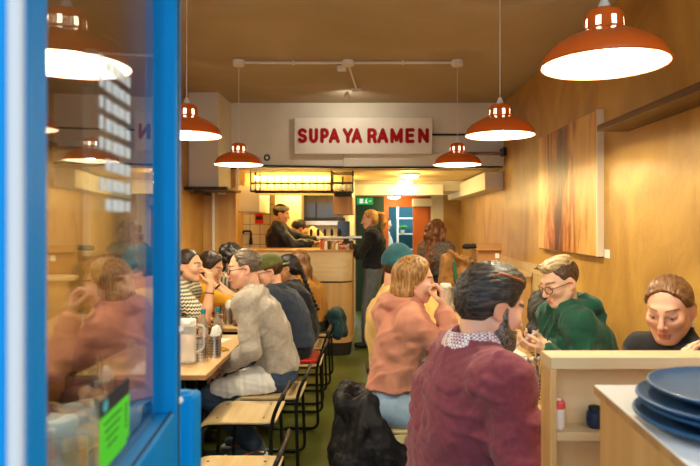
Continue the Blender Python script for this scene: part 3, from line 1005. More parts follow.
# kitchen shell
struct('ceiling_back', MB().box(XL, XR, YB + .12, YK + .1, ZK, ZK + .1), mat('kitchen_ceiling', srgb(232, 204, 150), .6))
struct('wall_kitchen', MB().box(XL, -.28, 9.0, 9.1, 0, ZK), TILEW)
struct('wall_passage', MB().box(-.30, -.22, 8.35, 9.0, 0, ZK), CREAM)
mb = MB(); mb.box(-.28, .30, YK, YK + .1, 0, ZK); mb.box(.76, XR, YK, YK + .1, 0, ZK); mb.box(.30, .76, YK, YK + .1, 1.80, ZK)
struct('wall_end', mb, ORJAMB)
mb = MB(); mb.box(.24, .32, YK - .05, YK, 0, 1.84); mb.box(.74, 1.0, YK - .05, YK, 0, 1.84)
struct('trim_2', mb, ORJAMB, bevel=.005)
struct('door_2', MB().box(-.24, .24, YK - .045, YK - .005, 0, 1.97), DKGREEN, bevel=.004)
struct('trim_10', MB().box(-.30, XR, 8.75, YK, 1.985, ZK), CREAM)
struct('trim_3', MB().box(-.30, 1.05, 8.6, 8.75, 1.92, 2.075), CREAM, bevel=.004)
struct('trim_4', MB().box(1.05, 1.24, 10.15, YK, 0, 1.985), CREAM)
struct('trim_11', MB().box(1.24, XR, 10.1, YK, 0, 1.985), WALLY)
struct('trim_5', MB().box(1.31, XR, YB, YK, 1.90, 2.10), CREAM, bevel=.004)
struct('trim_6', MB().box(XR - .012, XR, 4.9, 8.8, 0, 1.14), TILEB)
struct('trim_7', MB().box(.72, 1.05, YK - .32, YK - .05, 1.80, 1.93), CREAM, bevel=.004)
# room behind the far doorway
mb = MB(); mb.box(.0, 1.2, 12.2, 12.3, 0, 2.3); mb.box(-.05, 0, YK + .1, 12.3, 0, 2.3); mb.box(1.2, 1.25, YK + .1, 12.3, 0, 2.3); mb.box(-.05, 1.25, YK + .1, 12.3, 2.2, 2.3)
struct('wall_far', mb, TEALW)
# boxed duct, top left, and its shelf
struct('trim_8', MB().box(XL, -1.585, 6.28, YB, 1.90, ZC), CREAM, bevel=.006)
t = empty('wall_shelf', (-1.72, 6.3, 1.875), 'dark shelf board under the white boxed duct at left back', 'shelf')
obj('board', MB().box(-.18, .26, -.16, .5, -.012, .012), DARKW, t, bevel=.004)
obj('edge_strip', MB().box(-.182, .263, -.172, -.160, -.016, .016), BLACK, t)
obj('bracket', MB().box(-.1, -.07, -.1, .45, -.05, -.012), BLACK, t)
struct('baseboard_left', MB().box(XL, XL + .015, YF, YB, 0, .1), DARKW)
struct('baseboard_right', MB().box(XR - .015, XR, YF, 4.9, 0, .1), DARKW)

# shopfront: cream-blue timber either side of an open bay, and the street outside
struct('wall_front', MB().box(XL - .1, -.62, YF - .05, YF + .02, 0, .95), BLUE)
mb = MB(); mb.box(1.46, XR + .1, YF - .1, YF, 0, ZC); mb.box(XL - .1, 1.46, YF - .1, YF, 2.72, ZC)
struct('wall_street', mb, BLUE)
struct('ground', MB().box(-8, 8, -9, -.2, -.12, -.02), mat('pavement', srgb(150, 148, 144), .8, noise=.2, nscale=(3, 3, 3)))
struct('trim_9', MB().prism([(-.62, .372), (-.2120, .372), (-.252, .445), (-.62, .445)], 0, 2.45), BLUE, bevel=.0015)
tag(obj('weather_strip', MB().box(-.2222, -.2130, .366, .3718, .05, 2.44), mat('grey_white_strip', (.50, .50, .50), .7), bevel=.002), 'white weather strip running up the blue shopfront jamb', 'weather strip')

# ------------------------------------------------------------------ folding glass door leaf: plane .9945 x + .1045 y = -.217
DU = V(-.1045, .9945, 0); DN = V(.9945, .1045, 0); D0 = DN * -.217
def dl(u, n, z):
    p = D0 + DU * u + DN * n
    return (p[0], p[1], z)
def dbox(mb, u0, u1, n0, n1, z0, z1):
    c = V(*dl((u0 + u1) / 2, (n0 + n1) / 2, (z0 + z1) / 2))
    return mb.obox(c, DU * (u1 - u0) / 2, DN * (n1 - n0) / 2, (0, 0, (z1 - z0) / 2))
UN, UF = .522, .930                       # pane from near to far stile
door = empty('door_1', (0, 0, 0), None, None); door['kind'] = 'structure'
for u0, u1, n1 in ((UN - .045, UN, .004), (UF, UF + .040, .020)):
    st = obj('stile', dbox(MB(), u0, u1, -.024, n1, .02, 2.40), BLUE, door, bevel=.003)
obj('stile_groove', dbox(MB(), UF + .017, UF + .021, .0195, .0210, .05, 2.38), BLACKM, st)
rl = obj('rail', dbox(MB(), UN - .002, UF + .002, -.019, .019, 1.10, 1.235), BLUE, door, bevel=.004)
obj('rail_groove', dbox(MB(), UN, UF, .0120, .0150, 1.2345, 1.2362), BLACKM, rl)
obj('rail', dbox(MB(), UN, UF, -.019, .019, .02, .15), BLUE, door, bevel=.004)
obj('rail', dbox(MB(), UN, UF, -.019, .019, 2.30, 2.40), BLUE, door, bevel=.004)
obj('lower_panel', dbox(MB(), UN, UF, -.012, .012, .15, 1.10), BLUE, door)
obj('glass_pane', dbox(MB(), UN - .005, UF + .005, -.003, .003, 1.228, 2.31), DOORGLASS, door)
obj('glass_pane', dbox(MB(), UN - .005, UF + .005, -.019, -.014, 1.228, 2.31), DOORGLASS, door)
for z in (1.355, 1.245):
    b = MB(); p = dl(UF + .026, .021, z); b.sphere(p, .0055, 10, 8); obj('hinge_bolt', b, WHITE, door)
# opening-hours lettering on the pane (too blurred to read: rows of white marks)
rs = np.random.RandomState(3)
dec = MB()
for r in range(8):
    z = 1.690 - r * .0215
    u = .648
    for w in (.013, -.006, .010, .010, -.003, .010, .010, .004, .011, .010, -.003, .010, .009):
        if w > 0:
            if not (r in (5, 7) and u < .66):
                hh = .0058 + .0014 * rs.rand()
                dbox(dec, u, u + w - .0018, .0031, .0034, z - hh, z + hh)
        u += abs(w)
obj('hours_lettering', dec, mat('white_vinyl', (.60, .68, .72), .6), door)
# sticker
st = empty('sticker', dl(.697, .0036, 1.293), 'green and black sticker low on the folding glass pane', 'sticker')
def sbox(mb, a0, a1, n0, n1, z0, z1):
    return mb.obox(DU * (a0 + a1) / 2 + DN * (n0 + n1) / 2 + V(0, 0, (z0 + z1) / 2), DU * (a1 - a0) / 2, DN * (n1 - n0) / 2, (0, 0, (z1 - z0) / 2))
obj('green_panel', sbox(sbox(MB(), -.050, .040, 0, .0006, -.034, .023), .040, .052, 0, .0006, -.028, .023), mat('sticker_green', srgb(84, 226, 48), .4), st)
obj('black_header', sbox(MB(), -.050, .052, 0, .0006, .023, .042), mat('sticker_black', srgb(18, 34, 44), .4), st)
b = MB()
for i in range(10):
    a = 2 * PI * i / 10
    b.obox(DU * (-.034 + .0045 * math.cos(a)) + DN * .0009 + V(0, 0, .033 + .0045 * math.sin(a)), DU * .003, DN * .0002, (0, 0, .0022))
obj('teal_emblem', b, mat('sticker_teal', srgb(90, 190, 190), .4), st)
b = MB()
for i in range(5): sbox(b, .036, .041, .0007, .0010, -.014 + i * .0062, -.0098 + i * .0062)
for i in range(4): sbox(b, -.040 + .004 * i, .020 - .005 * i, .0007, .0010, .0125 - i * .009, .0148 - i * .009)
obj('small_print', b, mat('sticker_print', srgb(30, 110, 30), .5), st)
# low blue panel folded behind the leaf
t = empty('gate_panel', (-.335, 1.02, 0), 'low blue timber panel standing just behind the glass door leaf', 'panel')
obj('panel', MB().box(-.085, .036, -.016, .016, 0, 1.236), BLUE, t, bevel=.012, seg=4)
obj('post', MB().box(.014, .043, -.024, .024, 0, 1.232), BLUE, t, bevel=.008, seg=3)
for x, z in ((.008, 1.215), (-.045, 1.21)):
    obj('bolt', MB().sphere((x, -.020, z), .007, 10, 8), WHITE, t)

# ------------------------------------------------------------------ pendant lamps
def make_lamp():
    t = empty('pendant_lamp', (0, 0, 0), 'x', 'lamp', 'orange enamel pendant lamps')
    n = 72
    out = [(.200, 0), (.2005, .008), (.197, .020), (.187, .040), (.168, .060), (.142, .078), (.112, .093), (.084, .104), (.070, .109), (.0665, .113), (.0650, .118), (.0620, .150), (.0605, .160), (.055, .172), (.040, .181), (.020, .184), (1e-6, .184)]
    inn = [(r - .003 if r > .01 else r, z - .002 if i > 0 else z) for i, (r, z) in enumerate(out)]
    slot = lambda j, i: (j == 10) and (i % 9 in (0, 1, 2))
    m = MB().lathe(out, (0, 0, 0), n, False, False, slot)
    sh = obj('shade', m, ORANGE, t, angle=50)
    ins = MB().lathe(inn, (0, 0, 0), n, False, False, slot)
    obj('shade_lining', ins, LAMPIN, sh, angle=50)
    obj('rim', MB().tube([(.2 * math.cos(2 * PI * i / n), .2 * math.sin(2 * PI * i / n), .001) for i in range(n)], .003, 6, True), ORANGE, sh)
    obj('cap', MB().lathe([(.020, .184), (.019, .196), (.012, .212), (.006, .222), (1e-6, .223)], (0, 0, 0), 20), WHITE, t)
    bl = MB().sphere((0, 0, .050), .030, 16, 12); obj('bulb', bl, BULB, t)
    obj('slot_plug', MB().lathe([(.026, .072), (.052, .098), (.0565, .112), (.0545, .152), (.052, .164), (1e-5, .166)], (0, 0, 0), 32), SLOTGLOW, t)  # added plug: keeps bulb light off the ceiling and glows in the slots
    obj('cord', MB().tube([(0, 0, .22), (0, 0, .85)], .0028, 8), WHITE, t)
    obj('ceiling_rose', MB().lathe([(.045, .83), (.045, .855), (.03, .86)], (0, 0, 0), 20), WHITE, t)
    return t
lamp0 = make_lamp()
LAMPS = [(.765, 1.96, 2.035, 'large orange pendant lamp nearest at upper right, over the wooden shelf unit'),
         (.758, 3.50, 2.030, 'orange pendant lamp on the right, middle one of its row, beside the framed wood panel'),
         (.735, 5.05, 2.010, 'smallest orange pendant lamp on the right, just below the right end of the sign'),
         (-.99, 1.96, 2.035, 'large orange pendant lamp seen through the folding glass pane at upper left'),
         (-1.07, 3.50, 2.030, 'orange pendant lamp on the left, half hidden by the blue door stile'),
         (-1.105, 5.05, 2.010, 'smallest orange pendant lamp on the left, beside the round white vent')]
LAMPCOL = (1., .88, .60)
for i, (x, y, z, lab) in enumerate(LAMPS):
    o = lamp0 if i == 0 else copy_tree(lamp0)
    o.location = (x, y, z); o['label'] = lab
    ld = bpy.data.lights.new('lamp_light', 'POINT'); ld.energy = 100.; ld.color = LAMPCOL; ld.shadow_soft_size = .037
    lo = bpy.data.objects.new('lamp_light', ld); COL.objects.link(lo); lo.location = (x, y, z + .050)

# conduit on the ceiling with its boxes
t = empty('ceiling_conduit', (-.185, 5.05, 2.868), 'white cable conduit across the ceiling with small boxes', 'conduit')
obj('pipe', MB().tube([(-.93, 0, 0), (.93, 0, 0)], .011, 10), WHITE, t)
for x in (-.92, .92, 0): obj('junction_box', MB().lathe([(.048, -.024), (.05, -.02), (.05, .02)], (x, 0, 0), 20), WHITE, t)
for x in (-.46, .46): obj('clip', MB().box(x - .008, x + .008, -.015, .015, -.014, .02), WHITE, t, bevel=.002)
obj('branch_pipe', MB().tube([(.0, .03, .004), (.02, .45, .004), (.05, 1.05, .004)], .009, 8), WHITE, t)
obj('sensor_head', MB().box(-.10, -.02, .12, .18, -.03, .015), WHITE, t, bevel=.008)
obj('branch_box', MB().box(.0, .10, 1.0, 1.05, -.02, .018), WHITE, t, bevel=.006)
m = MB(); m.lathe([(.020, 0), (.030, .05), (.028, .05), (.018, .004)], (0, 0, 0), 18)
m.v = [(x - .05, .98 + z * .9, y - .045 - z * .5) for x, y, z in m.v]; obj('spot_head', m, WHITE, t)

# ------------------------------------------------------------------ sign
t = empty('sign_board', (-.075, YB - .035, 2.503), 'cream hanging sign with red lettering above the counter', 'sign')
obj('board', MB().box(-.775, .775, -.05, .0, -.206, .206), SIGNW, t, bevel=.004)
def arc(cx, cy, rx, ry, a0, a1, n=12):
    return [(cx + rx * math.cos(R(a0 + (a1 - a0) * k / n)), cy + ry * math.sin(R(a0 + (a1 - a0) * k / n))) for k in range(n + 1)]
# letter strokes in a unit box (x 0..1 wide, y 0..1 high), drawn with a round-nosed bar
GLY = {'S': [arc(.5, .76, .5, .24, 25, 180) + arc(.5, .76, .5, .24, 180, 262)[1:] + arc(.5, .25, .5, .25, 82, -60)[0:] + arc(.5, .25, .5, .25, -60, -155)[1:]],
       'U': [[(0, 1), (0, .36)] + arc(.5, .36, .5, .36, 180, 360) + [(1, 1)]],
       'P': [[(0, 0), (0, 1), (.52, 1)] + arc(.52, .72, .48, .28, 90, -90) + [(0, .44)]],
       'A': [[(0, 0), (.5, 1), (1, 0)], [(.2, .30), (.8, .30)]],
       'Y': [[(0, 1), (.5, .42), (1, 1)], [(.5, .42), (.5, 0)]],
       'R': [[(0, 0), (0, 1), (.55, 1)] + arc(.55, .73, .43, .27, 90, -90) + [(0, .46)], [(.52, .46), (.82, .36), (.92, .10), (1, 0)]],
       'M': [[(0, 0), (0, 1), (.5, .12), (1, 1), (1, 0)]],
       'E': [[(1, 1), (0, 1), (0, 0), (1, 0)], [(0, .52), (.9, .52)]],
       'N': [[(0, 0), (0, 1), (1, 0), (1, 1)]]}
BW, LH = .0195, .168
for ch, a, b in (('S', 42, 86), ('U', 95, 138), ('P', 148, 189), ('A', 187, 240), ('Y', 253, 302), ('A', 294, 346), ('R', 369, 414), ('A', 415, 468), ('M', 477, 536), ('E', 548, 592), ('N', 608, 659)):
    X0, X1 = [(q - 350.5) / 617. * 1.475 for q in (a, b)]
    X0 += BW; X1 -= BW; mb = MB(); dep = .008
    for pl in GLY[ch]:
        pts = [(X0 + (X1 - X0) * x, -LH / 2 + BW + (LH - 2 * BW) * y) for x, y in pl]
        for p, q in zip(pts, pts[1:]):
            dx, dy = q[0] - p[0], q[1] - p[1]; an = math.atan2(dy, dx)
            if math.hypot(dx, dy) < 1e-6: continue
            out = [(p[0] + BW * math.cos(an + PI / 2 + PI * k / 8), p[1] + BW * math.sin(an + PI / 2 + PI * k / 8)) for k in range(9)]
            out += [(q[0] + BW * math.cos(an - PI / 2 + PI * k / 8), q[1] + BW * math.sin(an - PI / 2 + PI * k / 8)) for k in range(9)]
            dep += .00012; n0 = len(mb.v); mb.prism(out, .0, dep)
            for i_ in range(n0, len(mb.v)):
                x, y, z = mb.v[i_]; mb.v[i_] = (x, -.050 - z, y)
    obj('letter', mb, SIGNRED, t)
# cables, bars and bits on the bulkhead
tag(obj('black_cable', MB().tube([(-1.62, YB - .012, 2.14), (-1.2, YB - .012, 2.17), (-.4, YB - .014, 2.155), (.6, YB - .040, 2.150), (XR - .01, YB - .02, 2.16)], .012, 8), BLACKM), 'black cable along the bottom of the cream bulkhead', 'cable')
tag(obj('black_rail', MB().box(.70, 1.50, YB - .02, YB - .006, 2.515, 2.535), BLACKM), 'thin black rail right of the sign on the cream wall', 'rail')
t = empty('corner_shelf', (1.38, YB - .12, 2.30), 'small black-edged shelf high in the right back corner', 'shelf')
obj('board', MB().box(-.34, .13, -.08, .12, -.008, .008), DARKW, t); obj('end_bracket', MB().box(.10, .125, -.085, .12, -.03, .06), BLACK, t)
obj('lower_rail', MB().box(-.34, .13, .10, .115, -.04, -.02), BLACK, t)
t = empty('wall_vent', (-1.17, YB, 2.262), 'round white vent on the cream wall beside the small left lamp', 'vent')
m = MB().lathe([(.060, 0), (.060, .03), (.050, .036), (.045, .028), (.02, .028), (.018, .036), (1e-5, .038)], (0, 0, 0), 28)
m.v = [(x, -z, y) for x, y, z in m.v]; obj('body', m, WHITE, t)
m = MB().lathe([(.038, .0285), (.026, .0300)], (0, 0, 0), 24); m.v = [(x, -z, y) for x, y, z in m.v]; obj('dark_slot', m, BLACKM, t)
t = empty('cable_conduit', (-1.62, YB - .03, 1.9), 'white conduit pipe with junction box on the plywood wall', 'conduit')
obj('pipe', MB().tube(fillet([(-.02, 0, .0), (.12, 0, 0), (.12, 0, .25)], .06), .014, 8), WHITE, t)
obj('riser', MB().tube([(-.16, .01, -1.4), (-.16, .01, .1)], .016, 8), WHITE, t)
obj('junction_box', MB().box(-.10, -.02, -.03, .02, -.055, .025), WHITE, t, bevel=.006)
obj('cap', MB().sphere((.12, 0, .262), .022, 12, 8), WHITE, t)

# ------------------------------------------------------------------ art, shelf and cards on the side walls
def art_mat(name, mid, dark, pale, seed):
    m, nt, b = new_mat(name); L = nt.links
    tc = nt.nodes.new('ShaderNodeTexCoord'); mp = nt.nodes.new('ShaderNodeMapping'); mp.inputs['Scale'].default_value = (1, 7.5, 1.7); mp.inputs['Location'].default_value = (seed, seed * 1.7, 0)
    L.new(tc.outputs['Object'], mp.inputs['Vector'])
    n = nt.nodes.new('ShaderNodeTexNoise'); n.inputs['Scale'].default_value = 1.; n.inputs['Detail'].default_value = 9.; n.inputs['Distortion'].default_value = .9; n.inputs['Roughness'].default_value = .62
    L.new(mp.outputs['Vector'], n.inputs['Vector'])
    rp = nt.nodes.new('ShaderNodeValToRGB'); e = rp.color_ramp.elements
    e[0].position = .30; e[0].color = c4(dark); e[1].position = .70; e[1].color = c4(pale)
    x = e.new(.44); x.color = c4(mid); x = e.new(.54); x.color = c4(tuple((a + 2 * c) / 3 for a, c in zip(mid, pale)))
    sp = nt.nodes.new('ShaderNodeSeparateXYZ'); L.new(tc.outputs['Object'], sp.inputs[0])
    # a dark run of stain down the middle of the board
    sub = nt.nodes.new('ShaderNodeMath'); sub.operation = 'SUBTRACT'; sub.inputs[1].default_value = .12; L.new(sp.outputs['Y'], sub.inputs[0])
    ab = nt.nodes.new('ShaderNodeMath'); ab.operation = 'ABSOLUTE'; L.new(sub.outputs[0], ab.inputs[0])
    mr = nt.nodes.new('ShaderNodeMapRange'); mr.inputs['From Max'].default_value = .48; mr.inputs['To Min'].default_value = -.24; mr.inputs['To Max'].default_value = .11
    L.new(ab.outputs[0], mr.inputs['Value'])
    ad = nt.nodes.new('ShaderNodeMath'); ad.operation = 'ADD'; L.new(n.outputs['Fac'], ad.inputs[0]); L.new(mr.outputs[0], ad.inputs[1])
    L.new(ad.outputs[0], rp.inputs['Fac']); L.new(rp.outputs['Color'], b.inputs['Base Color'])
    b.inputs['Roughness'].default_value = .4
    return m
t = empty('wall_art', (XR - .02, 4.58, 1.78), 'large stained wooden art panel with rusty streaks on the right wall', 'wall art')
obj('panel', MB().box(-.025, .0, -.67, .67, -.475, .475), art_mat('rust_stain', srgb(178, 98, 26), srgb(84, 38, 8), srgb(226, 178, 98), 0.), t)
obj('pale_edge', MB().box(-.026, .018, -.690, -.67, -.478, .478), mat('pale_board_edge', srgb(226, 210, 180), .6), t)
obj('backing_frame', MB().box(.0, .018, -.67, .67, -.475, .475), DARKW, t)
obj('bottom_edge', MB().box(-.025, .018, -.67, .67, -.482, -.475), DARKW, t)
tag(obj('caption_card', MB().box(XR - .004, XR, 3.80, 3.88, 1.295, 1.350), PAPER), 'small white card on the wall beside the rusty art panel', 'card')
t = empty('wall_art', (XL + .02, 4.40, 1.86), 'tall pale art panel with green-grey stain on the left wall, behind the glass', 'wall art')
obj('panel', MB().box(.0, .025, -.42, .42, -.56, .56), art_mat('moss_stain', srgb(206, 170, 108), srgb(110, 112, 82), srgb(226, 190, 124), 4.), t)
obj('pale_edge', MB().box(-.018, .026, -.435, -.42, -.56, .56), mat('pale_edge', srgb(226, 210, 180), .6), t)
obj('backing_frame', MB().box(-.018, .0, -.42, .42, -.56, .56), DARKW, t)
t = empty('wall_shelf', (XR, 2.75, 2.075), 'long empty dark wooden shelf fixed high on the right wall', 'shelf')
obj('board', MB().box(-.185, 0, -.95, .78, -.018, .018), DARKW, t, bevel=.003)
obj('back_rail', MB().box(-.030, 0, -.95, .45, .018, .085), DARKW, t, bevel=.003)
# ------------------------------------------------------------------ bar counter and kitchen
def rounded_slab(x0, x1, y0, y1, r, n=8):
    """plan outline with the front right corner rounded"""
    p = [(x0, y0)] + [(x1 - r + r * math.sin(a), y0 + r - r * math.cos(a)) for a in [PI / 2 * i / n for i in range(n + 1)]] + [(x1, y1), (x0, y1)]
    return p
t = empty('bar_counter', (0, 0, 0), 'plywood bar counter with rounded corner and black plinth in front of kitchen', 'counter')
obj('plinth', MB().prism(rounded_slab(-1.53, -.225, YB + .03, 7.55, .12), 0, .15), BLACKM, t)
obj('lower_panel', MB().prism(rounded_slab(-1.53, -.205, YB + .012, 7.56, .14), .15, .835), PLYV, t, angle=25)
obj('black_line', MB().prism(rounded_slab(-1.53, -.215, YB + .022, 7.56, .14), .835, .855), BLACKM, t)  # black recessed strip between the two panels
obj('upper_panel', MB().prism(rounded_slab(-1.53, -.200, YB + .002, 7.56, .14), .855, 1.185), PLY, t, angle=25)
obj('worktop', MB().prism(rounded_slab(-1.53, -.195, YB - .004, 7.57, .14), 1.185, 1.21), PLYEDGE, t, angle=25)
# tap rail with black handles
t = empty('tap_rail', (-.52, 7.25, 1.21), 'steel beer tap rail with five black handles on the bar', 'tap rail')
obj('bar_tube', MB().tube([(-.12, 0, .13), (.42, 0, .13)], .024, 12), STEEL, t)
for x in (-.02, .3): obj('column', MB().lathe([(.03, 0), (.022, .02), (.022, .13)], (x, 0, 0), 14), STEEL, t)
for i in range(5):
    h = MB(); h.lathe([(.008, .15), (.017, .17), (.019, .21), (.012, .235), (1e-5, .238)], (-.19 + i * .083, -.0, 0), 12); obj('handle', h, BLACKM, t)
def bottle(name, h, r, body, capm, neck=.4):
    t = empty(name, (0, 0, 0), 'x', 'bottle')
    obj('body', MB().lathe([(r * .9, 0), (r, .008), (r, h * .55), (r * .9, h * .63), (r * neck, h * .76), (r * neck, h * .92)], (0, 0, 0), 18), body, t)
    obj('cap', MB().lathe([(r * neck * 1.15, h * .90), (r * neck * 1.15, h), (1e-5, h)], (0, 0, 0), 14), capm, t)
    return t
rs = np.random.RandomState(5)
BARCOL = [(.5, .08, .03), (.75, .7, .6), (.1, .05, .02), (.55, .35, .1), (.8, .75, .65), (.3, .1, .03)]
GR = 'bottles and pots standing on the bar'
for i in range(9):
    x = -.56 + i * .043 + rs.uniform(-.006, .006); h = rs.uniform(.07, .13); r = rs.uniform(.016, .024)
    o = bottle('bottle', h, r, mat('bar_bottle_%d' % i, BARCOL[i % 6], .25), [BLACKM, RED, WHITE][i % 3], rs.uniform(.5, .95))
    o.location = (x, 7.02 + rs.uniform(-.02, .02), 1.21)
    o['label'] = ('small bottle or pot in the close row on the bar by the taps'); o['group'] = GR
PLATEW = mat('cream_stoneware', srgb(230, 216, 188), .3)
t = empty('bowl_of_food', (-.31, 7.05, 1.21), 'pale bowl at the rounded end of the bar by the blond woman', 'bowl')
obj('bowl', MB().lathe([(.03, 0), (.045, .01), (.08, .045), (.085, .05), (.078, .046), (.04, .016), (1e-5, .012)], (0, 0, 0), 24), PLATEW, t)
obj('food', MB().sphere((0, 0, .035), .062, 16, 8, 1, 1, .35), mat('noodle_food', srgb(206, 146, 60), .6, noise=.4, nscale=(60, 60, 60)), t)

# kitchen back wall: hood, hatch, strips, cabinet
t = empty('extractor_hood', (-.85, 8.6, 1.76), 'dark glazed hatch with steel hood strip on the kitchen back wall', 'hood')
obj('dark_window', MB().box(-.33, .45, .30, .38, -.16, .13), DARKGL, t)
obj('frame', MB().box(-.36, .48, .31, .39, .13, .17).box(-.36, .48, .28, .36, -.21, -.16).box(-.36, -.33, .29, .37, -.16, .13).box(.04, .06, .285, .33, -.16, .13), BLACK, t)
obj('steel_strip', MB().box(-.25, .40, .22, .30, -.27, -.21), STEEL, t)
obj('steel_panel', MB().box(-.45, .62, .34, .40, -.72, -.27), STEELD, t)
tag(obj('kitchen_shelf', MB().box(-1.0, -.3, 8.55, 8.95, 1.26, 1.29), STEEL), 'steel kitchen bench at the back wall behind the cooks', 'shelf')
t = empty('wall_cabinet', (-1.62, 7.3, 1.65), 'pale grey wall cabinet at the left end of the kitchen', 'cabinet')
obj('body', MB().box(.0, .27, .05, .75, .0, .33), mat('cabinet_grey', srgb(206, 192, 164), .5), t, bevel=.004)
obj('door', MB().box(.0, .268, .03, .048, .01, .32), mat('cabinet_door', srgb(214, 200, 172), .5), t, bevel=.003)
tag(obj('fridge', MB().box(-1.36, -.98, 8.55, 8.95, 1.33, 1.98), mat('pale_enamel', srgb(226, 206, 160), .35), bevel=.01), 'pale box unit on the kitchen tiles right of the grey cabinet', 'unit')
t = empty('fire_notice', (-1.66, 9.0, 1.60), 'small red notice on the white kitchen tiles left of the cook', 'sign')
obj('plate', MB().box(-.06, .06, -.012, .0, -.09, .09), RED, t); obj('white_band', MB().box(-.045, .045, -.014, -.011, -.03, .02), BLACKM, t)
t = empty('tap', (-1.78, 8.97, 1.30), 'black kitchen tap against the white tiles', 'tap')
obj('spout', MB().tube(fillet([(0, 0, 0), (0, 0, .10), (-.10, -.06, .10), (-.10, -.06, .06)], .03), .014, 8), BLACK, t)
obj('base', MB().lathe([(.03, -.1), (.022, 0)], (0, 0, 0), 12), BLACK, t)
t = empty('hanging_cupboard', (-.37, 7.35, 1.62), 'brown plywood cupboard hanging at the right end of the kitchen', 'cupboard')
obj('body', MB().box(-.08, .16, 0, .55, .0, .23), PLYWALL, t, bevel=.005); obj('door', MB().box(-.075, .155, -.018, 0, .005, .225), PLYWALL, t, bevel=.004)
t = empty('small_monitor', (-.33, 7.2, 1.88), 'dark speaker box above the brown plywood cupboard', 'speaker')
obj('body', MB().box(-.1, .11, 0, .2, -.035, .02), BLACKM, t, bevel=.006); obj('bracket', MB().box(-.01, .01, .05, .1, .02, .2), BLACK, t)
t = empty('till', (-.29, 7.42, 1.21), 'grey till screen at the right end of the bar by the passage', 'till')
obj('screen', MB().box(-.11, .04, -.02, .0, .05, .33), DARKGL, t, bevel=.006); obj('stand', MB().lathe([(.06, 0), (.05, .01), (.015, .02), (.015, .1)], (-.03, 0, 0), 14), BLACK, t)
tag(obj('cup', MB().lathe([(.03, 0), (.036, .09), (.032, .09), (.027, .006)], (-1.52, 7.5, 1.98), 16), mat('dark_pot', srgb(90, 74, 50), .4)), 'dark pot on top of the grey wall cabinet', 'pot')

# glass rack of black steel over the bar with wine glasses
RX0, RX1, RY0, RY1, RZ0, RZ1 = -1.38, -.45, YB + .10, YB + .36, 1.885, 2.085
t = empty('glass_rack', ((RX0 + RX1) / 2, YB + .1, 1.88), 'black steel hanging rack with two rows of glasses over the bar', 'rack')
ox = (RX0 + RX1) / 2; oy = YB + .1; oz = 1.88
m = MB()
for y in (RY0, RY1):
    for z in (RZ0, (RZ0 + RZ1) / 2 - .005): m.tube([(RX0 - ox, y - oy, z - oz), (RX1 - ox, y - oy, z - oz)], .009, 6)
    for x in (RX0, RX0 + .06, RX1): m.tube([(x - ox, y - oy, RZ0 - oz), (x - ox, y - oy, ZK - oz)], .008, 6)
for x in (RX0, RX1):
    for z in (RZ0, 1.98): m.tube([(x - ox, RY0 - oy, z - oz), (x - ox, RY1 - oy, z - oz)], .008, 6)
obj('frame', m, BLACK, t)
for z in (RZ0 + .004, 1.984): obj('shelf_plate', MB().box(RX0 - ox, RX1 - ox, RY0 - oy, RY1 - oy, z - oz, z - oz + .006), CLEAR, t)
obj('light_strip', MB().box(RX0 - ox, RX1 - ox, RY0 - oy - .01, RY0 - oy + .012, ZK - oz - .020, ZK - oz - .004), WHITE, t)
g0 = empty('wine_glass', (0, 0, 0), 'x', 'glass', 'glasses on the rack over the bar')
obj('bowl', MB().lathe([(.012, .012), (.030, .02), (.036, .045), (.034, .080), (.032, .080), (.034, .046), (.028, .023), (1e-5, .016)], (0, 0, 0), 16), RACKGL, g0)
obj('foot', MB().lathe([(.022, 0), (.022, .004), (.008, .008), (.012, .012)], (0, 0, 0), 14), RACKGL, g0)
k = 0
for row, z in ((0, RZ0 + .010), (1, 1.990)):
    for i in range(11):
        o = g0 if k == 0 else copy_tree(g0)
        o.location = (RX0 + .05 + i * .083, RY0 + .10, z); k += 1
        o['label'] = ('clear glass on the upper shelf of the black rack over the bar', 'clear glass on the lower shelf of the black rack over the bar')[1 - row]
        o['group'] = ('glasses on the lower rack shelf', 'glasses on the upper rack shelf')[row]
tag(obj('glow_board', MB().box(-1.53, -.22, YB + .50, YB + .52, 1.86, ZK), mat('rack_glow_yellow', srgb(238, 204, 128), .6)), 'added board behind the glass rack standing in for its lit yellow background', 'board')  # added board, tinted yellow for the glow behind the rack
t = empty('wire_rack', (-.32, YB + .12, 1.9), 'small black wire rack right of the long glass rack', 'rack')
m = MB()
for x in (-.12, .12):
    for y in (0, .2):
        m.tube([(x, y, -.02), (x, y, .23)], .008, 6)
for z in (-.02, .09, .2):
    m.tube([(-.12, 0, z), (.12, 0, z), (.12, .2, z), (-.12, .2, z)], .007, 6, True)
obj('frame', m, BLACK, t); obj('shelf_plate', MB().box(-.12, .12, 0, .2, -.018, -.012), BLACK, t)
for i in range(4):
    o = copy_tree(g0); o.location = (-.405 + i * .058, YB + .22, 1.888); o['label'] = 'clear glass in the small wire rack right of the long rack'; o['group'] = 'glasses in the small wire rack'

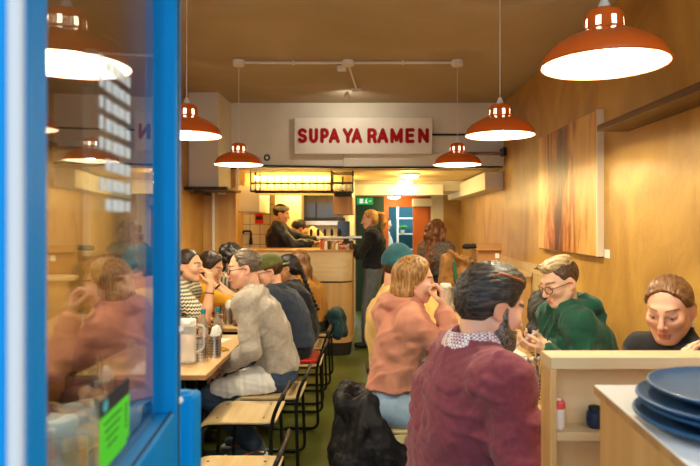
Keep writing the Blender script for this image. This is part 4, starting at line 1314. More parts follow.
# passage: ceiling lights, exit sign, right-hand counter with box
for i, (x, y) in enumerate(((.49, 7.35), (.49, 8.40), (.40, 10.0))):
    t = empty('ceiling_light', (x, y, ZK if i < 2 else 1.985), ('flush round light nearest on the passage ceiling', 'second flush round light on the passage ceiling', 'farthest round light beyond the beam by the exit sign')[i], 'ceiling light', 'passage ceiling lights')
    obj('base', MB().lathe([(.12, -.03), (.125, -.02), (.125, 0)], (0, 0, 0), 28), WHITE, t)
    obj('diffuser', MB().lathe([(1e-5, -.07), (.05, -.066), (.09, -.052), (.11, -.03)], (0, 0, 0), 28), GLOWW, t)
t = empty('exit_sign', (-.08, 9.6, 1.87), 'green running-man exit sign over the dark green passage door', 'sign')
obj('panel', MB().box(-.13, .13, -.02, .0, -.055, .055), EXITG, t, bevel=.003)
m = MB(); m.box(-.085, -.03, -.0225, -.0200, -.035, .035); obj('door_symbol', m, emit('exit_white', (.8, .9, .8), .5), t)
m = MB(); m.obox((.02, -.0215, .0), (.009, 0, .006), (0, .001, 0), (-.006, 0, .022)); m.sphere((.03, -.0215, .032), .008, 8, 6); m.obox((.035, -.0215, -.028), (.014, 0, -.005), (0, .001, 0), (.002, 0, .005)); m.obox((.005, -.0215, -.025), (.012, 0, .008), (0, .001, 0), (-.003, 0, .005))
m.obox((.085, -.0215, 0), (.022, 0, 0), (0, .001, 0), (0, 0, .006)); obj('running_figure', m, emit('exit_white2', (.8, .9, .8), .5), t)
t = empty('side_counter', (1.2, 6.3, 0), 'high plywood side counter along the right wall at the back', 'counter')
obj('worktop', MB().box(-.22, .30, -.75, .65, 1.02, 1.06), PLY, t, bevel=.004); obj('front_panel', MB().box(-.16, .30, -.72, .62, 0, 1.02), PLYV, t)
t = empty('cardboard_box', (1.15, 5.95, 1.06), 'brown cardboard box on the high side counter at back right', 'box')
obj('carton', MB().box(-.12, .12, -.15, .15, 0, .21), CARD, t, bevel=.004); obj('flap', MB().obox((-.0, -.155, .225), (.12, 0, 0), (0, .03, .03), (0, -.002, .002)), CARD, t); obj('label_patch', MB().box(.06, .10, -.152, -.150, .12, .17), PAPER, t)
s = SDF(); rs = np.random.RandomState(2)
for i in range(7): s.cone((.93 + .05 * i, 5.93, 1.287 + .006 * math.sin(i)), (.98 + .05 * i, 5.95, 1.290), .020, .022, .02)
s.disp(lambda p: folds(p, 4, .05, 5) * .008)
tag(sdf_obj('dark_cap', s, .008, BLACKM), 'dark cap lying on top of the brown cardboard box', 'cap')
for i, (x, y, h) in enumerate(((.99, 5.75, .11), (1.03, 5.72, .08), (.96, 5.70, .07), (1.0, 5.68, .09))):
    o = tag(obj('tumbler', MB().lathe([(.028, 0), (.034, h), (.031, h), (.025, .008), (1e-5, .008)], (x, y, 1.06), 16), CLEAR), 'clear tumbler in the cluster left of the cardboard box', 'glass', 'tumblers by the cardboard box')
t = empty('shelf_unit', (.55, 11.4, 0), 'white metal shelving in the bluish room beyond the far doorway', 'shelving')
m = MB()
for x in (-.02, .42):
    for y in (0, .35): m.box(x - .015, x + .015, y - .015, y + .015, 0, 2.0)
obj('upright_frame', m, WHITE, t)
for z in (.6, 1.0, 1.3, 1.6): obj('shelf', MB().box(-.02, .42, 0, .35, z, z + .02), WHITE, t)
t = empty('potted_plant', (.62, 11.4, 1.32), 'small green plant on the shelving beyond the far doorway', 'plant')
obj('pot', MB().lathe([(.03, 0), (.045, .07), (.04, .07)], (0, 0, 0), 14), WHITE, t)
m = MB(); rs = np.random.RandomState(1)
for i in range(40):
    a = rs.rand() * 6.3; l = rs.uniform(.06, .13); m.tube([(0, 0, .06), (math.cos(a) * l * .6, math.sin(a) * l * .6, .06 + l * .7), (math.cos(a) * l, math.sin(a) * l, .06 + l * .5)], .012, 5, taper=[.4, 1, .1])
obj('foliage', m, mat('leaf_green', srgb(70, 150, 60), .5), t)

# ------------------------------------------------------------------ tables, benches, stools
def table(name, x0, x1, y0, y1, z, label, group):
    cx, cy = (x0 + x1) / 2, (y0 + y1) / 2
    t = empty(name, (cx, cy, 0), label, 'table', group)
    hx, hy = (x1 - x0) / 2, (y1 - y0) / 2
    top = obj('tabletop', MB().box(-hx, hx, -hy, hy, z - .030, z), TABLEW, t, bevel=.004)
    obj('edge_band', MB().box(-hx - .001, hx + .001, -hy - .001, hy + .001, z - .028, z - .006), PLYEDGE, top)
    for sy in (-1, 1):
        obj('leg', MB().box(-.035, .035, sy * (hy - .22) - .035, sy * (hy - .22) + .035, .02, z - .035), BLACK, t, bevel=.004)
        obj('foot_plate', MB().box(-.24, .24, sy * (hy - .22) - .05, sy * (hy - .22) + .05, 0, .02), BLACK, t, bevel=.006)
    obj('under_frame', MB().box(-hx + .08, hx - .08, -hy + .08, hy - .08, z - .055, z - .032), BLACK, t)
    return t
ZT = .75
table('dining_table', -1.50, -.765, 1.35, 2.66, ZT, 'light wood table nearest the door on the left, holding jug and papers', 'left row of tables')
table('dining_table', -1.50, -.835, 3.05, 4.14, ZT, 'light wood table on the left in front of the man in grey', 'left row of tables')
table('dining_table', -1.50, -.835, 4.40, 5.60, ZT, 'light wood table farther back on the left, before the man in the cap', 'left row of tables')
table('dining_table', .56, 1.12, 1.48, 2.66, ZT, 'light wood table behind the shelf unit beside the man in burgundy', 'right row of tables')
table('dining_table', .50, 1.12, 2.78, 4.02, ZT, 'light wood table between the pink hoodie and the green hoodie', 'right row of tables')
table('dining_table', .42, 1.08, 4.30, 5.40, ZT, 'light wood table farther back on the right, beyond the pink hoodie', 'right row of tables')
def bench(x0, x1, y0, y1, label, back):
    t = empty('bench', ((x0 + x1) / 2, (y0 + y1) / 2, 0), label, 'bench')
    hx, hy = (x1 - x0) / 2, (y1 - y0) / 2
    obj('seat', MB().box(-hx, hx, -hy, hy, .395, .43), PLY, t, bevel=.004)
    obj('front_panel', MB().box(-hx + .03, hx, -hy, hy, .02, .395) if back < 0 else MB().box(-hx, hx - .03, -hy, hy, .02, .395), PLYV, t)
    obj('backrest', MB().box(-hx, -hx + .03, -hy, hy, .43, .72) if back < 0 else MB().box(hx - .03, hx, -hy, hy, .43, .72), PLYWALL, t, bevel=.003)
    return t
bench(XL + .02, -1.44, 1.0, 5.9, 'plywood wall bench along the left wall under the seated diners', -1)
bench(1.10, XR - .02, 1.48, 4.8, 'plywood wall bench along the right wall under the green hoodie', 1)

ZS = .475
def make_stool():
    """faces -x: the waterfall front edge is at -x, the low back hoop at +x"""
    t = empty('stool', (0, 0, 0), 'x', 'stool', 'plywood stools with black tube frames')
    nx, ny = 16, 10; m = MB()
    prof = []
    for i in range(nx + 1):
        x = -.205 + .41 * i / nx
        z = ZS - (max(0, (-.13 - x)) / .075) ** 2 * .030 + (max(0, x - .13) / .075) ** 2 * .006
        prof.append((x, z))
    for lay, dz in ((0, 0), (1, -.014)):
        for i, (x, z) in enumerate(prof):
            ta = 1 - .10 * max(0, (abs(x) - .12) / .085) ** 2
            for j in range(ny + 1): m.v.append((x, (-.19 + .38 * j / ny) * ta, z + dz))
    A = (nx + 1) * (ny + 1); w = ny + 1
    for i in range(nx):
        for j in range(ny):
            a = i * w + j; m.f.append((a, a + w, a + w + 1, a + 1)); m.f.append((A + a, A + a + 1, A + a + w + 1, A + a + w))
    rim = [i * w for i in range(nx + 1)] + [nx * w + j for j in range(1, ny + 1)] + [i * w + ny for i in range(nx - 1, -1, -1)] + [j for j in range(ny - 1, 0, -1)]
    for a, b in zip(rim, rim[1:] + rim[:1]): m.f.append((a, b, A + b, A + a))
    st = obj('seat', m, SEATPLY, t, bevel=.003, angle=50)
    for x, y in ((-.12, -.12), (-.12, .12), (.13, -.12), (.13, .12)):
        obj('screw', MB().lathe([(.006, 0), (.006, .0015), (1e-5, .002)], (x, y, ZS + .0), 10), BLACK, st)
    for sd in (-1, 1):
        y = sd * .175
        obj('leg', MB().tube(fillet([(-.15, sd * .14, ZS - .022), (-.185, y, ZS - .06), (-.20, y + sd * .02, .012), (.19, y + sd * .02, .012), (.175, y, ZS - .03), (.20, y, ZS + .05)], .06, 6), .0105, 10), BLACK, t)
        obj('seat_rail', MB().tube([(-.15, sd * .13, ZS - .024), (.178, y, ZS - .024)], .009, 8), BLACK, t)
    obj('back_hoop', MB().tube(fillet([(.20, -.175, ZS + .05), (.232, -.170, ZS + .125), (.240, 0, ZS + .130), (.232, .170, ZS + .125), (.20, .175, ZS + .05)], .07, 8), .0105, 10), BLACK, t)
    return t
stool0 = make_stool()
ST = [(-.59, 2.51, 0, 'empty plywood stool nearest at the bottom left, cut by the picture edge'),
      (-.70, 3.34, 0, 'empty plywood stool in front of the man in the grey jumper'),
      (-.62, 3.78, 0, 'plywood stool under the man in the grey jumper'),
      (-.57, 4.60, 0, 'stool under the man in navy, with a red cushion'),
      (-.58, 5.20, 0, 'stool under the black-haired woman with the braid'),
      (-.56, 5.78, 0, 'stool nearest the bar with a dark teal coat on its back'),
      (.09, 3.20, PI, 'stool under the woman in the pink hoodie with a black coat over it'),
      (.22, 3.88, PI, 'stool under the person in the teal beanie'),
      (.14, 1.78, PI, 'stool under the man in the burgundy jumper')]
for i, (x, y, rz, lab) in enumerate(ST):
    o = stool0 if i == 0 else copy_tree(stool0)
    o.location = (x, y, 0); o.rotation_euler.z = rz; o['label'] = lab
tag(obj('seat_cushion', MB().box(-.75, -.39, 4.43, 4.77, ZS + .006, ZS + .035), RED, bevel=.012), 'red cushion on the stool under the man in the navy sweatshirt', 'cushion')

# ------------------------------------------------------------------ things on the tables
def make_jug():
    t = empty('water_jug', (0, 0, 0), 'x', 'jug', 'clear ribbed water jugs with white lids')
    n = 48; m = MB()
    prof = [(.040, 0), (.046, .006), (.048, .05), (.048, .17), (.044, .20), (.043, .215)]
    m.lathe(prof, (0, 0, 0), n)
    for i in range(len(m.v)):
        x, y, z = m.v[i]; a = math.atan2(y, x); k = 1 + (.012 * math.cos(a * 16) if .01 < z < .19 else 0); m.v[i] = (x * k, y * k, z)
    obj('body', m, FROST, t)
    li = obj('lid', MB().lathe([(.047, .205), (.048, .212), (.048, .235), (.044, .242), (1e-5, .244)], (0, 0, 0), 32), WHITE, t)
    obj('spout', MB().box(-.016, .016, -.064, -.040, .214, .232), WHITE, li, bevel=.004)
    obj('handle', MB().tube(fillet([(.044, 0, .205), (.088, 0, .205), (.088, 0, .075), (.045, 0, .055)], .03), .0075, 8), FROST, t)
    return t
jug0 = make_jug()
JUGS = [(-.815 + -.02, 1.60, 'clear jug with white lid nearest, behind the glass at bottom left'),
        (-1.005, 3.30, 'clear ribbed jug with white lid on the table before the man in grey'),
        (.66, 5.25, 'clear jug with white lid far back on the right, behind the pink hoodie')]
JUGS[0] = (-1.05 + .21, 1.62, JUGS[0][2])
for i, (x, y, lab) in enumerate(JUGS):
    o = jug0 if i == 0 else copy_tree(jug0)
    o.location = (x, y, ZT); o['label'] = lab; o.rotation_euler.z = .3 * i

def make_caddy(r, h, items):
    """perforated steel cylinder; holes are modelled as dark inset dots on the wall"""
    t = empty('utensil_holder', (0, 0, 0), 'x', 'holder', 'perforated steel utensil holders')
    obj('cylinder', MB().lathe([(r, 0), (r, h), (r - .002, h), (r - .002, .004), (1e-5, .004)], (0, 0, 0), 28, True), STEEL, t)
    d = MB()
    for k in range(10):
        a = 2 * PI * k / 10
        for q in range(6):
            z = h * (.18 + .12 * q); ca, sa = math.cos(a), math.sin(a)
            d.obox((ca * (r + .0004), sa * (r + .0004), z), (-sa * .0042, ca * .0042, 0), (ca * .0006, sa * .0006, 0), (0, 0, .0030))
    obj('perforation', d, BLACKM, t)
    rs = np.random.RandomState(items)
    return t
cad0 = make_caddy(.038, .125, 1)
CAD = [(-.945, 3.36, 'perforated steel holder beside the white-lidded jug on the grey man\'s table'),
       (-.895, 3.45, 'perforated steel holder stuffed with napkins behind the first holder'),
       (-1.085, 4.58, 'perforated steel holder with napkins on the table before the cap man'),
       (-.99, 1.86, 'perforated steel holder with napkins by the nearest jug behind the glass'),
       (.700, 2.58, 'perforated steel holder with cutlery beside the burgundy man\'s arm'),
       (-1.09, 2.46, 'perforated steel holder of chopsticks seen through glass above the sticker')]
for i, (x, y, lab) in enumerate(CAD):
    o = cad0 if i == 0 else copy_tree(cad0)
    o.location = (x, y, ZT); o['label'] = lab; o.rotation_euler.z = i
def napkins(x, y, z, label, n):
    m = MB(); rs = np.random.RandomState(n)
    s = SDF(); s.cone((x - .015, y, z + .06), (x + .012, y + .005, z + .15), .026, .026, .01); s.cone((x, y, z + .05), (x + .01, y, z + .16), .028, .024, .01)
    s.disp(lambda p: folds(p, n, .03, 5) * .006)
    tag(sdf_obj('napkin_bundle', s, .006, PAPER), label, 'napkins', None)
napkins(-.895, 3.45, ZT, 'white napkins stuffed in the holder behind the jug', 3)
napkins(-1.085, 4.58, ZT, 'white napkins in the holder on the cap man\'s table', 4)
napkins(-.99, 1.86, ZT, 'white napkins in the holder beside the nearest jug', 5)
napkins(-1.09, 2.46, ZT, 'white napkin beside the chopsticks seen above the green sticker', 6)
SPOONW = mat('chopstick_wood', srgb(200, 160, 100), .6)
for i, (x, y) in enumerate(((-1.105, 2.45), (-1.095, 2.44), (.715, 2.59), (.72, 2.575))):
    m = MB(); m.tube([(x, y, ZT + .01), (x + (.012 if i % 2 else -.004), y - .01, ZT + .235)], .0035, 6)
    tag(obj('chopstick', m, SPOONW), ('wooden chopstick standing in the holder seen through the glass', 'wooden chopstick standing in the cutlery holder by the burgundy man')[i // 2], 'chopstick', ('chopsticks behind the glass', 'chopsticks by the burgundy man')[i // 2])
for i in range(3):
    t = empty('spoon', (.690 + .010 * i, 2.560 + .014 * i, ZT + .008), ('steel spoon in the cutlery holder by the burgundy man'), 'spoon', 'spoons by the burgundy man')
    dx = (-.02, .0, .018)[i]
    obj('handle', MB().tube([(0, 0, 0), (dx, 0, .145)], .003, 6), STEEL, t)
    obj('bowl', MB().sphere((dx * 1.15, 0, .165), .018, 12, 8, .9, .3, 1.3), STEEL, t)
BG = milky('bottle_glass_grey', srgb(160, 160, 146), .55)
bt0 = empty('water_bottle', (0, 0, 0), 'x', 'bottle', 'glass bottles with teal caps')
obj('glass', MB().lathe([(.029, 0), (.032, .006), (.032, .095), (.028, .120), (.0145, .150), (.013, .185)], (0, 0, 0), 22), BG, bt0)
obj('paper_label', MB().lathe([(.0325, .03), (.0325, .09)], (0, 0, 0), 22, False, False), mat('bottle_label', srgb(206, 196, 178), .7, noise=.35, nscale=(90, 90, 60), col2=srgb(150, 120, 110)), bt0)
obj('cap', MB().lathe([(.0155, .180), (.0160, .184), (.0160, .204), (.0145, .207), (1e-5, .208)], (0, 0, 0), 18), TEAL, bt0)
BT = [(-1.09, 3.92, 'teal-capped glass bottle behind the ribbed jug, left of the pair'),
      (-1.022, 4.02, 'teal-capped glass bottle on the grey man\'s table, right of the pair'),
      (-1.045, 4.62, 'teal-capped bottle on the farther table in front of the grey man\'s face'),
      (.72, 5.18, 'glass bottle standing by the far jug behind the pink hoodie')]
for i, (x, y, lab) in enumerate(BT):
    o = bt0 if i == 0 else copy_tree(bt0)
    o.location = (x, y, ZT); o['label'] = lab
def tumbler(x, y, z, label, h=.09, r=.036):
    t = empty('tumbler', (x, y, z), label, 'glass')
    obj('glass', MB().lathe([(r * .82, 0), (r, h), (r - .002, h), (r * .78, .006), (1e-5, .006)], (0, 0, 0), 22), CLEAR, t)
    obj('water', MB().lathe([(r * .77, .007), (r * .9, h * .6), (1e-5, h * .6)], (0, 0, 0), 22), FROST, t)
tumbler(-1.0, 4.70, ZT, 'clear tumbler on the far left table before the grey man\'s chin', .12, .04)
tumbler(-.93, 4.90, ZT, 'clear tumbler near the cap man on the far left table')
tumbler(.74, 2.85, ZT, 'clear tumbler between burgundy man and the phone hands')
tumbler(.80, 5.0, ZT, 'clear tumbler far back on the right table')
t = empty('plate', (-.95, 4.52, ZT), 'small dark plate at the edge of the farther left table', 'plate')
obj('dish', MB().lathe([(.05, 0), (.085, .012), (.083, .015), (.05, .006), (1e-5, .005)], (0, 0, 0), 28), mat('brown_plate', srgb(120, 70, 34), .4), t)
obj('food', MB().sphere((0, 0, .012), .05, 14, 8, 1, .8, .35), mat('fried_food', srgb(150, 90, 36), .7, noise=.4, nscale=(80, 80, 80)), t)
def sheet(name, x, y, w, h, rz, label, cat, m=PAPER, z=ZT):
    o = obj(name, MB().box(-w / 2, w / 2, -h / 2, h / 2, 0, .0015), m); o.location = (x, y, z + .0005); o.rotation_euler.z = rz
    return tag(o, label, cat)
sheet('menu_sheet', -1.22, 2.50, .21, .30, .1, 'paper menu sheet on the nearest left table, seen through the glass', 'menu')
sheet('receipt', -.98, 3.88, .07, .24, -.25, 'long white paper slip on the grey man\'s table', 'paper')
sheet('menu_sheet', -1.15, 3.20, .20, .28, .2, 'paper sheet beside the jug at the end of the grey man\'s table', 'menu')
sheet('menu_sheet', .80, 3.6, .20, .29, .1, 'paper menu on the table by the green hoodie', 'menu')
for i in range(3):
    s = SDF(); s.cone((-.93 + .025 * i, 3.66 - .035 * i, ZT + .008), (-.90 + .025 * i, 3.67 - .03 * i, ZT + .009), .008, .006, .01); s.disp(lambda p: folds(p, i, .02, 4) * .003)
    tag(sdf_obj('food_scrap', s, .003, mat('scrap_%d' % i, srgb(206, 150, 50), .7)), 'yellow scrap lying on the grey man\'s tabletop', 'scrap', 'yellow scraps on the table')

# ------------------------------------------------------------------ foreground right: shelf unit, counter and plates
t = empty('shelf_unit', (.40, 1.33, 0), 'light plywood open shelf unit standing in front of the right tables', 'shelf unit')
W_ = 1.05
obj('top_board', MB().box(0, W_, 0, .075, 1.195, 1.222), PLY, t, bevel=.002)
obj('side_panel', MB().box(0, .0145, 0, .075, 0, 1.195), PLYV, t, bevel=.002)
obj('side_panel', MB().box(W_ - .0145, W_, 0, .075, 0, 1.195), PLYV, t, bevel=.002)
obj('back_panel', MB().box(.0145, W_ - .0145, .066, .075, 0, 1.195), PLY, t)
for z in (1.035, .86, .62, .34, .06): obj('shelf_board', MB().box(.0145, W_ - .0145, .002, .066, z, z + .020), PLY, t, bevel=.0015)
t = empty('pepper_pot', (.4275, 1.362, 1.055), 'small clear pot with red cap on the plywood shelf unit', 'pot')
obj('body', MB().lathe([(.0135, 0), (.0150, .004), (.0145, .042), (.013, .048)], (0, 0, 0), 20), mat('milky_plastic', srgb(226, 216, 200), .3), t)
obj('cap', MB().lathe([(.0150, .046), (.0155, .048), (.0150, .059), (.011, .064), (1e-5, .065)], (0, 0, 0), 20), mat('coral_cap', srgb(222, 84, 76), .4), t)
obj('lid_top', MB().lathe([(.008, .0645), (.007, .067), (1e-5, .0675)], (0, 0, 0), 14), WHITE, t)
t = empty('jar', (.512, 1.364, 1.055), 'dark navy jar on the shelf unit beside the white counter', 'jar')
obj('body', MB().lathe([(.012, 0), (.019, .006), (.021, .02), (.019, .035), (.014, .040)], (0, 0, 0), 20), mat('navy_jar', srgb(28, 40, 66), .3), t)
obj('lid', MB().lathe([(.015, .040), (.015, .048), (1e-5, .050)], (0, 0, 0), 18), BLACKM, t)
t = empty('host_counter', (.43, .45, 0), 'plywood counter with white laminate top in the right foreground', 'counter')
m = MB(); m.prism([(-.04, 0), (.72, 0), (.72, .70), (.0, .70)], 1.1925, 1.210); obj('worktop', m, LAMIN, t, bevel=.0015)
m = MB(); m.prism([(-.041, -.001), (.72, -.001), (.72, .701), (-.001, .701)], 1.194, 1.2075); obj('edge_band', m, PLYEDGE, t)
m = MB(); m.prism([(-.032, .008), (.715, .008), (.715, .692), (.008, .692)], 0, 1.1925); obj('cabinet_body', m, PLYV, t)
# plates
pl0 = empty('plate', (0, 0, 0), 'x', 'plate', 'navy stoneware plates in the stack')
prof = [(.075, 0), (.082, .001), (.118, .005), (.137, .012), (.1400, .0150), (.1395, .0172), (.137, .0180), (.128, .0135), (.112, .0100), (.075, .0060), (1e-5, .0056)]
obj('dish', MB().lathe(prof, (0, 0, 0), 96, True, False), NAVYP, pl0)
obj('foot_ring', MB().lathe([(.070, -.002), (.078, -.002), (.079, .001), (.069, .001)], (0, 0, 0), 64, False, False), NAVYP, pl0)
PLZ = [(.548, .905, 1.2125, 0, 0, 'lowest navy plate of the stack on the white counter'),
       (.562, .915, 1.2250, .01, 0, 'second navy plate from the bottom of the stack'),
       (.556, .912, 1.2375, -.01, .012, 'third navy plate from the bottom of the stack'),
       (.580, .925, 1.2500, .012, .0, 'topmost navy plate of the stack on the white counter')]
for i, (x, y, z, rx, ry, lab) in enumerate(PLZ):
    o = pl0 if i == 0 else copy_tree(pl0)
    o.location = (x, y, z); o.rotation_euler = (rx, ry, i); o['label'] = lab

# ------------------------------------------------------------------ coats
def coat(name, pts, m, label, seed, vox=.010, wl=.10, amp=.016, flat=None):
    s = SDF()
    for a, b, ra, rb in pts: s.cone(a, b, ra, rb, .05)
    if flat: s.cut(f_plane(*flat))
    s.disp(lambda p: folds(p, seed, wl, 6, V(1, 1, .55)) * amp)
    s.disp(lambda p: folds(p, seed + 4, wl * .35, 5) * amp * .3)
    return tag(sdf_obj(name, s, vox, m), label, 'coat')
BLKF = fabric('black_nylon', (.012, .011, .012), .1, 300, .5, .0)
coat('black_coat', [((-.02, 3.06, .60), (-.06, 3.36, .58), .045, .045), ((-.165, 3.05, .595), (-.165, 3.36, .595), .048, .048), ((-.16, 3.2, .57), (-.16, 3.15, .35), .06, .09), ((-.05, 3.05, .55), (-.11, 3.0, .30), .075, .095), ((-.07, 3.30, .55), (-.16, 3.30, .28), .07, .08), ((-.02, 2.99, .50), (.02, 2.97, .14), .06, .10), ((-.11, 3.0, .30), (-.10, 3.0, .08), .10, .11), ((.02, 2.97, .4), (.12, 2.98, .12), .06, .09), ((.05, 3.0, .44), (.22, 2.98, .16), .05, .09), ((-.16, 3.1, .33), (-.21, 3.2, .25), .06, .05)], BLKF,
     'black puffer coat draped over the stool behind the woman in pink', 11, .007, .11, .018)
bpy.data.objects['black_coat'].location.x += .03
coat('teal_coat', [((-.22, 5.66, .66), (-.20, 5.92, .66), .05, .05), ((-.20, 5.68, .62), (-.17, 5.64, .48), .06, .055), ((-.17, 5.85, .62), (-.13, 5.85, .46), .055, .05), ((-.19, 5.75, .6), (-.14, 5.75, .5), .05, .05)], fabric('dark_teal_cloth', srgb(24, 56, 62), .3),
     'dark teal coat hung over the stool back nearest the bar', 12, .009, .09, .014)
bpy.data.objects['teal_coat'].location.x += -.13
coat('tan_coat', [((.74, 5.62, 1.20), (.92, 5.66, 1.16), .035, .03), ((.74, 5.62, 1.17), (.74, 5.6, .85), .055, .07), ((.86, 5.64, 1.14), (.90, 5.62, .80), .055, .075), ((.70, 5.6, 1.2), (.67, 5.6, .95), .03, .04), ((.74, 5.56, 1.26), (.88, 5.58, 1.17), .02, .02)], fabric('tan_cloth', srgb(150, 104, 54), .3),
     'tan coat hanging over a high chair back behind the pink hoodie', 13, .008, .10, .014)
tag(obj('lanyard', MB().tube([(.775, 5.535, 1.16), (.79, 5.52, 1.02), (.82, 5.51, .9)], .014, 8), mat('green_strap', srgb(20, 96, 60), .6)), 'green strap hanging against the tan coat', 'strap')
t = empty('high_chair', (.82, 5.72, 0), 'tall wooden chair under the tan coat at back right', 'chair')
obj('seat', MB().box(-.17, .17, -.05, .3, .74, .77), DARKW, t, bevel=.005); obj('backrest', MB().box(-.16, .16, -.06, -.035, 1.0, 1.18), DARKW, t, bevel=.005)
for x in (-.15, .15):
    obj('leg', MB().box(x - .015, x + .015, -.06, -.03, 0, 1.15), DARKW, t); obj('leg', MB().box(x - .015, x + .015, .26, .29, 0, .74), DARKW, t)
coat('black_jacket', [((1.05, 3.62, .95), (1.12, 3.85, 1.0), .09, .10), ((1.10, 3.6, .85), (1.16, 3.85, .75), .11, .12), ((.98, 3.55, .86), (1.05, 3.6, .74), .07, .08), ((1.16, 3.7, .7), (1.18, 3.7, .52), .12, .12)], BLKF,
     'black jacket heaped on the bench left of the green hoodie', 14, .009, .09, .02)
s = SDF(); s.cone((.90, 3.33, .86), (1.02, 3.40, .90), .045, .05, .03); s.cone((.92, 3.33, .84), (.98, 3.36, .76), .05, .05, .03); s.disp(lambda p: folds(p, 5, .07, 5) * .008)
tag(sdf_obj('striped_scarf', s, .007, stripes('ochre_stripes', (srgb(196, 160, 80), srgb(40, 34, 28)), 'z', .017, zig=.05)), 'black and ochre striped scarf beside the green hoodie', 'scarf')
# ------------------------------------------------------------------ the guests and staff
SK_FAIR = srgb(228, 182, 150); SK_PINK = srgb(226, 172, 142); SK_TAN = srgb(198, 148, 110); SK_MID = srgb(214, 164, 128); SK_DARK = srgb(170, 112, 78)
H_BROWN = hairmat('hair_brown', srgb(96, 62, 38), srgb(44, 27, 17)); H_DKBROWN = hairmat('hair_dark_brown', srgb(62, 42, 30), srgb(26, 17, 12))
H_BLACK = hairmat('hair_black', srgb(38, 30, 26), srgb(10, 8, 8)); H_BLOND = hairmat('hair_dark_blond', srgb(196, 146, 84), srgb(118, 78, 40))
H_GOLD = hairmat('hair_gold', srgb(226, 176, 92), srgb(150, 102, 46)); H_GREYBR = hairmat('hair_greying', srgb(128, 110, 92), srgb(62, 50, 40), 'y')
H_PEPPER = hairmat('hair_salt_pepper', srgb(78, 68, 62), srgb(24, 21, 20), 'y', scale=1.3); H_BLEACH = hairmat('hair_bleached', srgb(232, 206, 150), srgb(104, 78, 52), 'y', scale=.55)
H_LTBR = hairmat('hair_light_brown', srgb(150, 104, 60), srgb(88, 56, 32)); H_CHEST = hairmat('hair_chestnut', srgb(150, 90, 46), srgb(70, 38, 20))
H_PULL = hairmat('hair_pulled_back', srgb(134, 92, 56), srgb(88, 58, 36), 'y', rot=PI * 1.3)
BEARD = hairmat('beard_grey', srgb(140, 128, 116), srgb(48, 42, 38), 'o', scale=1.6)
HIDK = hairmat('shaved_sides', srgb(98, 72, 52), srgb(58, 42, 32), 'o', scale=2.)
GREYW = fabric('grey_wool', srgb(176, 164, 148), .22, 220, .95, .4, 60); NAVYS = fabric('navy_sweat', srgb(48, 56, 74), .25); PINKH = fabric('dusty_pink_sweat', srgb(216, 146, 118), .12)
BURG = fabric('burgundy_wool', srgb(136, 66, 76), .18, 260, .95, .15, 70); GREENH = fabric('bottle_green_sweat', srgb(32, 84, 66), .2); BLKT = fabric('black_cloth', (.016, .016, .018), .3)
CHARC = fabric('charcoal_knit', srgb(34, 34, 39), .3, 160); YELT = fabric('pale_yellow_sweat', srgb(232, 190, 112), .12); MUST = fabric('mustard_cloth', srgb(190, 130, 44), .2); MUSTL = fabric('amber_cloth', srgb(226, 162, 44), .15)
STRT = stripes('zigzag_stripe', (srgb(228, 218, 190), srgb(44, 62, 44)), 'z', .024, zig=.012); STRG = stripes('grey_stripe', (srgb(150, 140, 122), srgb(70, 66, 60)), 'x', .03)
RUST = fabric('rust_brown_cloth', srgb(120, 62, 44), .2); JEANL = fabric('light_denim', srgb(166, 192, 214), .25, 260, .9, 0., 12); JEAN = fabric('blue_denim', srgb(72, 88, 112), .3, 260, .9, 0., 12); GREYJ = fabric('grey_denim', srgb(112, 116, 116), .25)
DARKT = fabric('dark_trousers', srgb(34, 36, 42), .2); CREAMT = fabric('cream_tee', srgb(226, 206, 150), .1); WHT = fabric('white_tee', srgb(220, 212, 196), .08); PATT = mat('patterned_cloth', srgb(120, 104, 88), .9, noise=.6, nscale=(70, 70, 40), col2=srgb(60, 48, 42))
CHECK = check('check_shirt', srgb(236, 228, 226), srgb(170, 120, 130), None, 130.)
TRAIN = fabric('trainer_grey', srgb(92, 108, 114), .3); SHOEB = mat('dark_shoe', (.02, .018, .016), .5)
TEALB = fabric('teal_rib_knit', srgb(44, 92, 100), .3, 200); OLIVE = fabric('olive_cloth', srgb(96, 100, 52), .15); NETW = mat('white_mesh_band', srgb(226, 216, 196), .7, noise=.7, nscale=(150, 150, 150), col2=srgb(50, 42, 34))
NV = V(0, 0, -1); UPV = V(0, 0, 1); BR = srgb(60, 40, 26)

def watch(sd, w=.006, m=BLACKM, nm='watch', off=.03, r=.031):
    def fn(o, J, X, org):
        E, W = J['E'][sd], J['W'][sd]; d = nrm(W - E); c = W - d * off
        a = nrm(np.cross(d, V(0, 0, 1) if abs(d[2]) < .9 else V(1, 0, 0))); b = np.cross(d, a)
        mb = MB(); mb.tube([tuple(c + (a * math.cos(t) + b * math.sin(t)) * r - org) for t in np.linspace(0, 2 * PI, 22)[:-1]], w, 8, True); obj(nm, mb, m, o)
    return fn
def earring(sd):
    def fn(o, J, X, org):
        p = X(sd * .079, -.004, -.050); mb = MB(); mb.sphere(tuple(p - org), .0045, 10, 8); mb.sphere(tuple(p - V(0, 0, .011) - org), .006, 10, 8); obj('earring', mb, mat('pearl', (.85, .8, .7), .2), o)
    return fn
def strings(m):
    def fn(o, J, X, org):
        for sd in (-1, 1):
            p = J['NB'] + J['F'] * .085 + J['L'] * sd * .03 - J['U'] * .03
            mb = MB(); mb.tube([tuple(p - org), tuple(p + J['F'] * .045 - V(0, 0, .09) - org), tuple(p + J['F'] * .05 - V(0, 0, .16) - org)], .004, 6); obj('hood_string', mb, m, o)
    return fn
